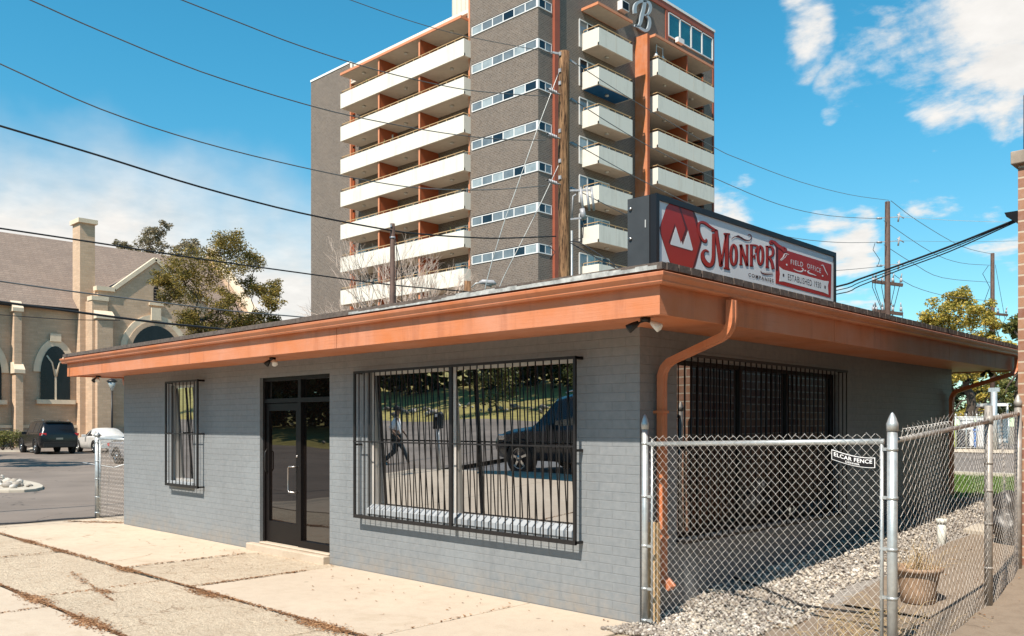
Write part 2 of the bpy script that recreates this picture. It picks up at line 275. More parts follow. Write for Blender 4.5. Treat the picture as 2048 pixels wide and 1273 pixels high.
M['tail_red'] = plain('red lamp lens', (0.45, 0.02, 0.02), 0.2, spec=.7)
M['chrome'] = plain('chrome trim', (0.6, 0.6, 0.6), 0.15, 1.0, var=.05)
def mk_leaf(name, cols, trans=0.25):
    n = NB(name); g = n.nd('ShaderNodeNewGeometry'); cr = n.nd('ShaderNodeValToRGB'); n.L.new(g.outputs['Random Per Island'], cr.inputs[0])
    e = cr.color_ramp.elements; e[0].color = cols[0] + (1,); e[1].color = cols[-1] + (1,)
    for i, c in enumerate(cols[1:-1]): el = e.new((i + 1) / (len(cols) - 1)); el.color = c + (1,)
    big = n.noise(0.9, 3); col = n.mix(n.ramp(big, .4, .65, 0, .55), cr.outputs[0], cols[0])
    d = n.b; n.col(col); n.done(0.55, 0, 0.25)
    tr = n.nd('ShaderNodeBsdfTranslucent'); n.put(tr.inputs[0], col); mx = n.nd('ShaderNodeMixShader'); mx.inputs[0].default_value = trans
    n.L.new(d.outputs[0], mx.inputs[1]); n.L.new(tr.outputs[0], mx.inputs[2]); n.L.new(mx.outputs[0], n.N['Material Output'].inputs[0]); return n.m
M['leaf_olive'] = mk_leaf('olive leaves', [(0.09, 0.075, 0.018), (0.24, 0.185, 0.04), (0.46, 0.31, 0.07)])
M['leaf_pale'] = mk_leaf('pale dusty leaves', [(0.15, 0.13, 0.08), (0.26, 0.21, 0.12), (0.36, 0.28, 0.17)])
M['leaf_yellow'] = mk_leaf('yellow green leaves', [(0.16, 0.15, 0.03), (0.45, 0.35, 0.06), (0.75, 0.52, 0.12)])
M['leaf_dark'] = mk_leaf('dark green leaves', [(0.016, 0.026, 0.010), (0.04, 0.052, 0.018), (0.10, 0.10, 0.03)])
M['leaf_shrub'] = mk_leaf('shrub leaves', [(0.07, 0.085, 0.022), (0.16, 0.17, 0.045), (0.30, 0.25, 0.09)])
M['bark'] = plain('grey brown bark', (0.075, 0.055, 0.042), 0.9, var=.35, scale=8, bump=.6)
M['bare_bark'] = plain('bleached bare twigs', (0.58, 0.45, 0.37), 0.8, var=.2, scale=4)
M['lawn'] = plain('green lawn', (0.10, 0.17, 0.025), 0.9, var=.4, scale=5, bump=.8)
M['grass_dry'] = plain('dry bank grass', (0.34, 0.28, 0.08), 0.9, var=.4, scale=1.5, bump=.8)
M['blade'] = mk_leaf('grass blades', [(0.07, 0.13, 0.02), (0.12, 0.2, 0.03), (0.2, 0.24, 0.06)])
M['pebble'] = mk_leaf('pebbles', [(0.15, 0.12, 0.10), (0.36, 0.32, 0.28), (0.50, 0.43, 0.34), (0.70, 0.66, 0.60)], 0.0)
M['litter'] = mk_leaf('fallen leaves', [(0.16, 0.075, 0.035), (0.34, 0.17, 0.08), (0.46, 0.27, 0.14)], 0.1)
M['shingle'] = brickmat('brown roof shingles', (0.19, 0.130, 0.098), (0.235, 0.165, 0.125), (0.15, 0.105, 0.08), 0.4, 0.18, 0.10, 0.3, 0.02, 0.9, wear=.12)
M['ground'] = plain('dry earth', (0.20, 0.165, 0.12), 0.95, var=.3, scale=.2)
M['corrugated'] = plain('cream corrugated cladding', (0.66, 0.60, 0.50), 0.6, var=.05)
M['lilac'] = plain('lilac grey louvre', (0.30, 0.20, 0.24), 0.6)

# ------------------------------------------------------------ mesh helpers
class MB:
    def __init__(s): s.v = []; s.f = []; s.sm = []
    def add(s, vs, fs, smooth=False):
        o = len(s.v); s.v += [tuple(p) for p in vs]; s.f += [tuple(i + o for i in f) for f in fs]; s.sm += [smooth] * len(fs); return s
    def box(s, x0, x1, y0, y1, z0, z1):
        if x0 > x1: x0, x1 = x1, x0
        if y0 > y1: y0, y1 = y1, y0
        if z0 > z1: z0, z1 = z1, z0
        return s.add([(x0, y0, z0), (x1, y0, z0), (x1, y1, z0), (x0, y1, z0), (x0, y0, z1), (x1, y0, z1), (x1, y1, z1), (x0, y1, z1)],
                     [(0, 3, 2, 1), (4, 5, 6, 7), (0, 1, 5, 4), (1, 2, 6, 5), (2, 3, 7, 6), (3, 0, 4, 7)])
    def obox(s, c, ax, ay, az):                            # oriented box from centre and half-axis vectors
        c = Vector(c); ax = Vector(ax); ay = Vector(ay); az = Vector(az)
        vs = [c + ax * i + ay * j + az * k for k in (-1, 1) for j in (-1, 1) for i in (-1, 1)]
        return s.add(vs, [(0, 2, 3, 1), (4, 5, 7, 6), (0, 1, 5, 4), (1, 3, 7, 5), (3, 2, 6, 7), (2, 0, 4, 6)])
    def bar(s, a, b, w, h=None, up=(0, 0, 1)):
        a = Vector(a); b = Vector(b); d = (b - a); l = d.length
        if l < 1e-6: return s
        d /= l; up = Vector(up)
        if abs(d.dot(up)) > .95: up = Vector((1, 0, 0))
        sx = d.cross(up).normalized(); sy = sx.cross(d).normalized(); h = h or w
        return s.obox((a + b) / 2, sx * w / 2, sy * h / 2, d * l / 2)
    def tube(s, pts, r, n=6, cap=True, smooth=True):
        pts = [Vector(p) for p in pts]; rs = r if isinstance(r, (list, tuple)) else [r] * len(pts)
        base = None; vs = []; m = len(pts)
        for i, p in enumerate(pts):
            d = (pts[min(i + 1, m - 1)] - pts[max(i - 1, 0)])
            if d.length < 1e-9: d = Vector((0, 0, 1))
            d.normalize()
            if base is None:
                up = Vector((0, 0, 1)) if abs(d.z) < .9 else Vector((1, 0, 0)); base = d.cross(up).normalized()
            base = (base - d * base.dot(d))
            if base.length < 1e-6: base = d.orthogonal()
            base.normalize(); o = d.cross(base)
            for k in range(n):
                a = 2 * math.pi * k / n; vs.append(p + (base * math.cos(a) + o * math.sin(a)) * rs[i])
        fs = [(i * n + k, i * n + (k + 1) % n, (i + 1) * n + (k + 1) % n, (i + 1) * n + k) for i in range(m - 1) for k in range(n)]
        if cap: fs += [tuple(range(n))[::-1], tuple((m - 1) * n + k for k in range(n))]
        return s.add(vs, fs, smooth)
    def lathe(s, c, prof, n=20, smooth=True):              # profile (r, z) around a vertical axis
        c = Vector(c); vs = []
        for r, z in prof:
            for k in range(n):
                a = 2 * math.pi * k / n; vs.append(c + Vector((r * math.cos(a), r * math.sin(a), z)))
        fs = [(i * n + k, i * n + (k + 1) % n, (i + 1) * n + (k + 1) % n, (i + 1) * n + k) for i in range(len(prof) - 1) for k in range(n)]
        fs += [tuple(range(n))[::-1], tuple((len(prof) - 1) * n + k for k in range(n))]
        return s.add(vs, fs, smooth)
    def prism(s, poly, off):                               # planar polygon extruded by a vector
        off = Vector(off); p = [Vector(q) for q in poly]; n = len(p)
        return s.add(p + [q + off for q in p], [tuple(range(n))[::-1], tuple(range(n, 2 * n))] + [(i, (i + 1) % n, (i + 1) % n + n, i + n) for i in range(n)])
    def build(s, name, mat, parent=None, label=None, kind=None, bevel=0):
        me = bpy.data.meshes.new(name); me.from_pydata(s.v, [], s.f); me.update()
        if any(s.sm): me.polygons.foreach_set('use_smooth', s.sm)
        if isinstance(mat, str): mat = M[mat]
        me.materials.append(mat); o = bpy.data.objects.new(name, me); COL.objects.link(o)
        if parent is not None: o.parent = parent
        if label: o['label'] = label
        if kind: o['kind'] = kind
        if bevel:
            b = o.modifiers.new('bevel', 'BEVEL'); b.width = bevel; b.segments = 2; b.limit_method = 'ANGLE'; b.angle_limit = R(40)
        return o
def thing(name, label, cat, loc=(0, 0, 0), rz=0, group=None):
    o = bpy.data.objects.new(name, None); COL.objects.link(o); o.location = loc; o.rotation_euler = (0, 0, rz); o.empty_display_size = .2
    o['label'] = label; o['category'] = cat
    if group: o['group'] = group
    return o
def tag(o, label, cat, group=None):
    o['label'] = label; o['category'] = cat
    if group: o['group'] = group
    return o
def struct(o): o['kind'] = 'structure'; return o
def dup(root, loc, rz, label, group=None):
    def cp(o, par):
        c = o.copy(); COL.objects.link(c)
        if par is not None: c.parent = par
        for ch in list(o.children): cp(ch, c)
        return c
    r = cp(root, None); r.location = loc; r.rotation_euler = (0, 0, rz); r['label'] = label
    if group: r['group'] = group
    return r
def holed_wall(mb, axis, u0, u1, z0, z1, out, thick, holes, sign):
    """wall face on plane axis=out, outward normal = sign along axis; holes (u0,u1,z0,z1) with reveals of depth thick"""
    def P(u, w, z): return (u, w, z) if axis == 'y' else (w, u, z)
    us = sorted({u0, u1, *[h[0] for h in holes], *[h[1] for h in holes]}); zs = sorted({z0, z1, *[h[2] for h in holes], *[h[3] for h in holes]})
    def inh(a, b): return any(h[0] < a < h[1] and h[2] < b < h[3] for h in holes)
    for i in range(len(us) - 1):
        for j in range(len(zs) - 1):
            a, b, c, d = us[i], us[i + 1], zs[j], zs[j + 1]
            if inh((a + b) / 2, (c + d) / 2): continue
            q = [P(a, out, c), P(b, out, c), P(b, out, d), P(a, out, d)]; flip = (axis == 'y') == (sign > 0)
            mb.add(q[::-1] if flip else q, [(0, 1, 2, 3)])
    inn = out - sign * thick
    for a, b, c, d in holes:
        mb.add([P(a, out, c), P(a, inn, c), P(a, inn, d), P(a, out, d)], [(0, 1, 2, 3)]); mb.add([P(b, out, c), P(b, inn, c), P(b, inn, d), P(b, out, d)], [(3, 2, 1, 0)])
        mb.add([P(a, out, d), P(a, inn, d), P(b, inn, d), P(b, out, d)], [(0, 1, 2, 3)]); mb.add([P(a, out, c), P(a, inn, c), P(b, inn, c), P(b, out, c)], [(3, 2, 1, 0)])

def G(x, y):                                               # terrain height
    z = 0.0
    if x > -12: z = 0.06 * min(max(y, 0), 8.5)
    if x < -13: z = min((-13 - x) * 0.006, .28)
    return z
def gsheet(name, x0, x1, y0, y1, dz, mat, st=1.0, fn=G):
    m = MB(); nx = max(1, int((x1 - x0) / st)); ny = max(1, int((y1 - y0) / st))
    for j in range(ny + 1):
        for i in range(nx + 1):
            x = x0 + (x1 - x0) * i / nx; y = y0 + (y1 - y0) * j / ny; m.v.append((x, y, fn(x, y) + dz))
    for j in range(ny):
        for i in range(nx):
            a = j * (nx + 1) + i; m.f.append((a, a + 1, a + nx + 2, a + nx + 1)); m.sm.append(False)
    return struct(m.build(name, mat))

# ------------------------------------------------------------ ground
def ground_all():
    m = MB(); m.add([(-900, -900, -.30), (900, -900, -.30), (900, 900, -.30), (-900, 900, -.30)], [(0, 1, 2, 3)]); struct(m.build('ground', 'ground'))
    gsheet('parking_lot', -100, -12.72, -30, 80, 0.0, 'asphalt', 4.0)
    gsheet('rear_yard', -12.72, 40, 9.0, 80, -.012, 'asphalt', 4.0)
    # sidewalk slabs, each a sheet with a real gap at the joints
    y1s = [(-2.0, 0.6), ]
    rnd = random.Random(3)
    def slab(x0, x1, y0, y1, mat, dz=0.0):
        m = MB(); m.box(x0, x1, y0, y1, -.25, dz); o = m.build('sidewalk', mat, bevel=.012); struct(o)
    xs = [-12.72, -9.7, -6.45, -4.62, -1.35, .04]
    mats = ['concrete', 'concrete', 'concrete_old', 'concrete_new', 'concrete_new']
    for i in range(5): slab(xs[i] + .006, xs[i + 1] - .006, -1.985, .0 - .002, mats[i], rnd.uniform(-.006, .004))
    slab(-12.72, -11.37, .004, .62, 'concrete')
    xs2 = [-20, -8.5, -5.2, -1.9, 1.5, 6]
    for i in range(5): slab(xs2[i] + .004, xs2[i + 1] - .004, -3.40, -2.015, 'concrete_old', rnd.uniform(-.008, .004))
    slab(.05, 6.0, -1.985, -.35, 'concrete_old', -.01)
    xs3 = [-20, -7.9, -4.62, -1.3, 2.0, 5.3, 9]
    for i in range(6): slab(xs3[i] + .005, xs3[i + 1] - .005, -8.3, -3.43, 'concrete_new', rnd.uniform(-.004, .004))
    slab(-60, -20.0, -8.3, -3.5, 'concrete'); slab(9, 60, -8.3, -.5, 'concrete')
    m = MB(); m.box(-80, 60, -8.48, -8.31, -.25, 0.0); struct(m.build('kerb', 'kerb', bevel=.02))
    gsheet('street', -120, 80, -25, -8.49, -.13, 'asphalt_dark', 20, fn=lambda x, y: 0)
    m = MB(); m.box(-120, 80, -25.2, -25.0, -.25, .02); struct(m.build('kerb', 'kerb'))
    # bank across the street rises to trees
    gsheet('grass_bank', -130, 90, -60, -25.2, 0.0, 'grass_dry', 3.0, fn=lambda x, y: max(0, (-25.2 - y)) * .10 + .15 * noise.noise(Vector((x * .2, y * .2, 0))))
    # dark uneven strip where the lot meets the sidewalk
    m = MB()
    for i in range(30):
        t0 = i / 30; t1 = (i + 1) / 30; y0 = -2.1 + 2.85 * t0; y1 = -2.1 + 2.85 * t1; x = -12.86 - .06 * math.sin(i * .5)
        w_ = .07 + .05 * noise.noise(Vector((y0, 1, 2))); m.add([(x - w_, y0, .010), (x + w_, y0, .010), (x + w_, y1, .010), (x - w_, y1, .010)], [(0, 1, 2, 3)])
    struct(m.build('lot_edge_strip', 'rubber'))
    # painted parking lines
    m2 = MB()
    def line(a, b, w=.11):
        a = Vector(a); b = Vector(b); d = (b - a).normalized(); s = Vector((-d.y, d.x)) * w / 2; q = [a + s, a - s, b - s, b + s]
        m2.add([(p.x, p.y, G(p.x, p.y) + .012) for p in q[::-1]], [(3, 2, 1, 0)])
    p = [onp(165, 925, 2, .15), onp(228, 936, 2, .1), onp(262, 926, 2, .1)]; line(p[0].xy, p[1].xy); line(p[1].xy, p[2].xy)
    p = [onp(48, 901, 2, .25), onp(95, 909, 2, .2)]; line(p[0].xy, p[1].xy); p = [onp(170, 906, 2, .2), onp(180, 904, 2, .2)]
    o = m2.build('parking_line', 'white_paint'); struct(o)
    # kerbed rock island
    isl = MB(); c = Vector((-24.6, 1.2)); pts = []
    for k in range(24):
        a = 2 * math.pi * k / 24; pts.append((c.x + 5.0 * math.cos(a) * (1 if math.cos(a) < 0 else .92), c.y - .25 + 1.25 * math.sin(a), 0.0))
    isl.prism([(x, y, .12) for x, y, z in pts][::-1], (0, 0, -.3)); struct(isl.build('island_kerb', 'kerb', bevel=.02))
    st = MB(); rn = random.Random(5)
    for k in range(150):
        a = rn.uniform(0, 6.28); r = math.sqrt(rn.random()) * .86; x = c.x + 4.7 * r * math.cos(a); y = c.y - .25 + 1.15 * r * math.sin(a); add_rock(st, (x, y, .15), rn.uniform(.06, .17), rn)
    o = st.build('island_rocks', 'pebble'); o['kind'] = 'stuff'; o['label'] = 'pale river rocks filling the kerbed island at the left edge'
    # right-hand side: gravel bed, path, driveway apron, lawn, rear road
    gsheet('gravel_bed', -.05, 1.9, 0.02, 9.2, -.015, 'gravelbed', .25, fn=GR)
    gsheet('path', .80, 6.0, -.34, 1.6, -.012, 'slab_dark', .4, fn=GR)
    m = MB(); cy = [(1.15, 1.6), (1.05, 3.2), (1.0, 5.2), (1.1, 6.1), (1.9, 6.3), (2.6, 6.3)]
    m.add([(x, y, GR(x, y) + .012) for x, y in cy] + [(x, y, GR(x, y) + .012) for x, y in [(2.6, 1.6)]], [(0, 6, 5, 4, 3, 2, 1)])
    struct(m.build('path', 'slab_dark'))
    m = MB(); m.add([(1.95, .8, GR(1.95, .8) + .03), (3.0, .8, GR(3, .8) + .03), (3.0, 4.3, GR(3, 4.3) + .03), (2.12, 4.3, GR(2.1, 4.3) + .03)], [(0, 1, 2, 3)]); struct(m.build('driveway', 'slab_dark'))
    gsheet('lawn', -14, 14, 9.6, 17.2, .0, 'lawn', 1.0)
    m = MB(); m.box(-30, 20, 17.2, 17.5, .3, .60); struct(m.build('kerb', 'kerb'))
    gsheet('concrete_apron', -40, 30, 36, 42, .02, 'concrete', 4)
    # grass blades on the lawn
    bl = MB(); rn = random.Random(9)
    for k in range(15000):
        x = rn.uniform(-6, 3.5); y = rn.uniform(9.6, 17.2); z = G(x, y); h = rn.uniform(.03, .08); a = rn.uniform(0, 6.28); dx = .012 * math.cos(a); dy = .012 * math.sin(a)
        bl.add([(x - dx, y - dy, z), (x + dx, y + dy, z), (x + rn.uniform(-.03, .03), y + rn.uniform(-.03, .03), z + h)], [(0, 1, 2)])
    o = bl.build('grass', 'blade'); o['kind'] = 'stuff'; o['label'] = 'short green lawn grass behind the shop'
def GR(x, y):
    b = G(x, y)
    return b + (.10 * math.exp(-((x - .25) ** 2) / .25) * min(1, max(0, (y - .25) / .8)) if y > 0 else 0)
ICO = None
def add_rock(mb, c, r, rn, flat=.7):
    global ICO
    if ICO is None:
        bm = bmesh.new(); bmesh.ops.create_icosphere(bm, subdivisions=1, radius=1); ICO = ([v.co.copy() for v in bm.verts], [tuple(v.index for v in f.verts) for f in bm.faces]); bm.free()
    ax = rn.uniform(.8, 1.3); ay = rn.uniform(.6, 1.0); a = rn.uniform(0, 6.28); ca = math.cos(a); sa = math.sin(a); tx = rn.uniform(-.4, .4)
    vs = []
    for v in ICO[0]:
        j = rn.uniform(.85, 1.12); x = v.x * ax * r * j; y = v.y * ay * r * j; z = v.z * flat * r * j + x * tx
        vs.append((c[0] + x * ca - y * sa, c[1] + x * sa + y * ca, c[2] + z))
    mb.add(vs, ICO[1], True)
ground_all()

def gravel_stuff():
    mb = MB(); rn = random.Random(11)
    def inreg(x, y):
        if y < .55:                                        # spills out under the gate
            return x > .02 - max(0, -y) * .35 and x < 1.05 - .1 * y and y > -.42 + .25 * x
        return x < 1.02 + .1 * math.sin(y * 2.1) and not (y > 6.6 and x > 1.5)
    for k in range(18500):
        y = rn.uniform(0, 1) ** 1.7 * 9.2 - .4; x = rn.uniform(-.2, 1.3)
        if y > -.0 and x < .02: continue
        if not inreg(x, y): continue
        if y > 3 and rn.random() < .35: continue
        add_rock(mb, (x, y, GR(x, max(y, 0)) + rn.uniform(-.01, .012) + (.012 if y < .3 else 0)), rn.uniform(.009, .021) if rn.random() < .88 else rn.uniform(.021, .032), rn)
    o = mb.build('gravel', 'pebble'); o['kind'] = 'stuff'; o['label'] = 'loose pale gravel between the shop wall and the path'
    # weeds and dirt lodged in the sidewalk joints
    d = MB()
    def seam(a, b, w, n, amp=.03):
        a = Vector(a); b = Vector(b); dd = (b - a).normalized(); s = Vector((-dd.y, dd.x))
        for k in range(n):
            t = rn.random(); wl = w * (0.25 + 1.5 * max(0, noise.noise(Vector((t * 9 + a.x * 3, a.y, 1.3))) + .15)); p = a + (b - a) * t + s * rn.gauss(0, wl * .5)
            l = rn.uniform(.006, .026); an = rn.uniform(0, 6.28); e = Vector((math.cos(an), math.sin(an))) * l; f = Vector((-e.y, e.x)) * rn.uniform(.2, .6); z = rn.uniform(.004, .016)
            q = [p - e, p - f, p + e, p + f]; d.add([(v.x, v.y, z + rn.uniform(-.004, .006)) for v in q], [(0, 1, 2, 3)])
    for cx_, cy_, rx_, ry_, n_ in [(-10.0, -2.0, .35, .06, 500), (-8.6, -2.02, .25, .06, 350), (-6.3, -2.03, .3, .07, 420), (-4.1, -2.05, .45, .08, 700), (-2.0, -2.04, .5, .09, 900), (-5.1, -3.42, .4, .08, 600), (-3.6, -3.43, .5, .09, 800), (-5.0, -2.75, .2, .05, 160)]:
        for k in range(n_):
            x = cx_ + rn.gauss(0, rx_ * .5); y = cy_ + rn.gauss(0, ry_ * .6); l = rn.uniform(.006, .02); an = rn.uniform(0, 6.28); e = Vector((math.cos(an), math.sin(an))) * l; f = Vector((-e.y, e.x)) * rn.uniform(.3, .7); p = Vector((x, y)); d.add([(v.x, v.y, rn.uniform(.005, .014)) for v in (p - e, p - f, p + e, p + f)], [(0, 1, 2, 3)])
    seam((-12.6, -2.0), (-.2, -2.0), .06, 3800); seam((-9, -3.415), (-1.0, -3.415), .06, 3000); seam((-6.45, -2), (-6.45, -.3), .02, 240); seam((-4.62, -1.98), (-4.62, -.5), .035, 420)
    seam((-1.35, -1.9), (-1.35, -.3), .012, 60); seam((-4.62, -4.4), (-4.62, -3.43), .02, 150); seam((-6.6, -2.55), (-4.4, -2.9), .05, 220); seam((-12.5, -.6), (-11.4, .1), .09, 500)
    seam((-5.2, -3.4), (-5.2, -2.02), .02, 160); seam((-8.5, -3.4), (-8.5, -2.02), .02, 120)
    o = d.build('joint_debris', 'litter'); o['kind'] = 'stuff'; o['label'] = 'brown dirt and leaf bits caught in the sidewalk joints'
    l = MB()
    for k in range(260):
        if k < 90: x = rn.uniform(-8, .2); y = -abs(rn.gauss(0, .6)) - .05; z = .006
        else: x = rn.uniform(.8, 2.5); y = rn.uniform(-.3, 5); z = GR(x, max(0, y)) + (.022 if x < 2 else .04)
        s = rn.uniform(.008, .022); an = rn.uniform(0, 6.28); e = Vector((math.cos(an), math.sin(an))) * s; f = Vector((-e.y, e.x)) * .5
        l.add([(x - e.x, y - e.y, z), (x - f.x, y - f.y, z + s * .4), (x + e.x, y + e.y, z + .004), (x + f.x, y + f.y, z + s * .5)], [(0, 1, 2, 3)])
    o = l.build('fallen_leaves', 'litter'); o['kind'] = 'stuff'; o['label'] = 'scattered dry fallen leaves on the pavement and path'
gravel_stuff()

# ------------------------------------------------------------ the shop
LX = -11.36; BY = 8.5; WT = 2.682
def shop():
    t = thing('shop_building', 'low grey painted brick shop with orange eaves and barred windows', 'building')
    BW = (-4.06, -.76, .76, 2.44); SW = (-9.45, -8.66, .86, 2.44); DR = (-6.61, -4.87, .0, 2.46)
    m = MB(); holed_wall(m, 'y', LX, 0, -.3, WT, 0.0, .14, [BW, SW, DR], -1)
    SD = (.60, 4.2, .70, 2.42)
    holed_wall(m, 'x', 0, BY, -.3, WT, 0.0, .14, [SD], 1)
    m.add([(LX, 0, -.3), (LX, BY, -.3), (LX, BY, WT), (LX, 0, WT)], [(0, 3, 2, 1)]); m.add([(LX, BY, -.3), (0, BY, -.3), (0, BY, WT), (LX, BY, WT)], [(0, 3, 2, 1)])
    m.build('wall', 'shop_brick', t)
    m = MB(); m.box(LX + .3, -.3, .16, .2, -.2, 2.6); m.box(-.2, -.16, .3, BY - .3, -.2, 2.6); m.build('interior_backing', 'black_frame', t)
    # roof
    rx0, rx1, ry0, ry1 = -11.93, .74, -.77, 9.32
    m = MB(); zt = 3.085
    m.add([(rx0 - .05, ry0 - .06, zt - .09), (rx1 + .06, ry0 - .06, zt - .09), (rx1 + .06, ry1 + .05, zt - .09), (rx0 - .05, ry1 + .05, zt - .09),
           (rx0 - .05, ry0 - .06, zt - .035), (rx1 + .06, ry0 - .06, zt - .035), (rx1 + .06, ry1 + .05, zt - .035), (rx0 - .05, ry1 + .05, zt - .035), (-7, 4.3, 3.42), (-4.2, 4.3, 3.42)],
          [(0, 3, 2, 1), (0, 1, 5, 4), (1, 2, 6, 5), (2, 3, 7, 6), (3, 0, 4, 7), (4, 5, 9, 8), (5, 6, 9), (6, 7, 8, 9), (7, 4, 8)])
    rf = m.build('roof', 'roof_tar', t)
    m = MB(); rn = random.Random(2)
    x = rx0 - .05
    while x < rx1:                                         # torn, uneven flashing strip over the gutter
        w = rn.uniform(.06, .2); h = rn.uniform(.010, .03); 
        if x > -3.4: m.box(x, min(x + w, rx1 + .06), ry0 - .066, ry0 - .061, zt - .088, zt - (.070 if x > -1.6 else .084) + h)
        x += w
    m.build('flashing', 'flashing', rf)
    m = MB()
    for k in range(60):                                    # shingle edge along the right eave
        y = ry0 + k * .168; m.box(rx1 + .061, rx1 + .068 + rn.uniform(0, .006), y, y + .15, zt - .088 + rn.uniform(-.004, .0), zt - .034)
    m.build('shingle_edge', 'roof_tar', rf)
    # fascia boards with joints, soffit
    for a, b in [(rx0, -10.35), (-10.342, -7.2), (-7.192, -3.6), (-3.592, rx1)]:
        m = MB(); m.box(a, b, ry0, ry0 + .03, 2.655, 2.93); m.build('fascia_board', 'orange', t)
    for a, b in [(ry0 + .031, 2.4), (2.408, 6.0), (6.008, ry1)]:
        m = MB(); m.box(rx1 - .03, rx1, a, b, 2.655, 2.93); m.build('fascia_board', 'orange', t)
    m = MB(); m.box(rx0, rx0 + .03, ry0 + .031, ry1, 2.655, 2.93); m.build('fascia_board', 'orange', t)
    m = MB(); m.box(rx0, rx1, ry1 + .001, ry1 + .03, 2.655, 2.93); m.build('fascia_board', 'orange', t)
    m = MB(); m.box(rx0 + .031, rx1 - .031, ry0 + .031, -.001, 2.675, 2.69); m.box(.001, rx1 - .031, 0.0, ry1 - .001, 2.675, 2.69); m.box(rx0 + .031, LX - .001, 0, ry1 - .001, 2.675, 2.69); m.box(LX, 0, BY + .001, ry1 - .001, 2.675, 2.69); m.build('soffit', 'orange', t)
    # K-style gutters: profile (out, z)
    prof = [(0.0, 2.965), (0.0, 2.83), (.065, 2.83), (.085, 2.855), (.085, 2.875), (.10, 2.90), (.118, 2.925), (.122, 2.962), (.112, 2.972), (.102, 2.962), (.098, 2.935), (.012, 2.90), (.012, 2.965)]
    prof = [(o * .82, 2.972 - (2.972 - z) * .62) for o, z in prof]
    def gut(fn, a, b, name='gutter'):
        m = MB(); n = len(prof); vs = [fn(a, o, z) for o, z in prof] + [fn(b, o, z) for o, z in prof]
        m.add(vs, [(i, (i + 1) % n, (i + 1) % n + n, i + n) for i in range(n)] + [tuple(range(n))[::-1], tuple(range(n, 2 * n))]); return m.build(name, 'orange_metal', t)
    gut(lambda s, o, z: (s + (o if s > 0 else -.0), ry0 - .002 - o, z), rx0 - .10, rx1 + .002)
    gut(lambda s, o, z: (rx1 + .002 + o, s - (o if s < 0 else 0), z), ry0 - .002, ry1 + .08)
    gut(lambda s, o, z: (rx0 - .002 - o, s, z), ry0 - .0, ry1)
    # front door set
    y = .10
    d = MB(); fx0, fx1, fz0, fz1 = DR[0], DR[1], .13, DR[3]; mx = -5.66; tz = 2.14
    for a, b, c, e in [(fx0, fx0 + .05, fz0, fz1), (fx1 - .05, fx1, fz0, fz1), (fx0 + .05, fx1 - .05, fz1 - .05, fz1), (mx - .035, mx + .035, fz0, fz1 - .05), (fx0 + .05, mx - .035, tz - .04, tz + .02), (mx + .035, fx1 - .05, tz - .04, tz + .02), (mx + .035, fx1 - .05, fz0, fz0 + .09)]:
        d.box(a, b, y - .05, y + .05, c, e)
    fr = d.build('door_frame', 'black_frame', t)
    for a, b in [(fx0 + .051, mx - .036), (mx + .036, fx1 - .051)]:
        q = MB(); q.box(a, b, y - .004, y + .004, tz + .021, fz1 - .051); q.build('transom_pane', 'door_glass', fr)
    q = MB(); q.box(mx + .036, fx1 - .051, y - .004, y + .004, fz0 + .091, tz - .041); q.build('side_pane', 'door_glass', fr)
    a, b = fx0 + .058, mx - .043
    q = MB(); st = .075
    for bx in [(a, a + st, fz0 + .012, tz - .05), (b - st, b, fz0 + .012, tz - .05), (a + st, b - st, tz - .15, tz - .05), (a + st, b - st, fz0 + .012, fz0 + .30)]: q.box(bx[0], bx[1], y - .03, y + .02, bx[2], bx[3])
    dr = q.build('door', 'black_frame', t)
    q = MB(); q.box(a + st + .001, b - st - .001, y - .004, y + .004, fz0 + .301, tz - .151); q.build('pane', 'door_glass', dr)
    hx = b - .04; q = MB(); q.tube([(hx, y - .03, 1.22), (hx - .0, y - .085, 1.22), (hx - .10, y - .10, 1.22), (hx - .12, y - .10, 1.19), (hx - .12, y - .10, .90), (hx - .10, y - .10, .87), (hx, y - .085, .87), (hx, y - .03, .87)], .011, 8); q.build('handle', 'steel', dr)
    q = MB(); q.tube([(hx, y - .045, 1.36), (hx, y - .03, 1.36)], .018, 12); q.build('lock', 'steel', dr)
    q = MB(); q.tube([(a + .03, y - .031, 1.45), (a + .035, y - .07, 1.40), (a + .035, y - .07, 1.16), (a + .03, y - .031, 1.10)], .010, 8); q.build('hinge_guard', 'black_metal', dr)
    q = MB(); q.box(DR[0] - .22, DR[1] + .0, -.10, .14, -.2, .10); q.box(DR[0] + .001, DR[1] - .001, -.02, .15, .10, .128); q.build('doorstep', 'concrete_new', t, bevel=.02)
    # big front window
    def window(hole, wy, mull, fmat, tilt=.0, nm='window'):
        a, b, c, d_ = hole; w = .045
        q = MB(); q.box(a, a + w, wy - .03, wy + .03, c, d_); q.box(b - w, b, wy - .03, wy + .03, c, d_); q.box(a + w, b - w, wy - .03, wy + .03, d_ - w, d_); q.box(a + w, b - w, wy - .03, wy + .03, c, c + w)
        for mm in mull: q.box(mm - .028, mm + .028, wy - .035, wy + .03, c + w, d_ - w)
        wo = q.build(nm, fmat, t); xs = [a + w] + sum([[mm - .028, mm + .028] for mm in mull], []) + [b - w]
        for i in range(0, len(xs), 2):
            q = MB(); x0, x1 = xs[i] + .001, xs[i + 1] - .001; h = (d_ - c) * math.tan(tilt)
            q.add([(x0, wy + h * .5, c + w), (x1, wy + h * .5, c + w), (x1, wy - h * .5, d_ - w), (x0, wy - h * .5, d_ - w)], [(0, 1, 2, 3)])
            q.build('pane', 'mirror_glass', wo)
        return wo
    window(BW, .10, [-2.55], 'alu', R(2.0)); w2 = window(SW, .09, [], 'alu', R(2.0))
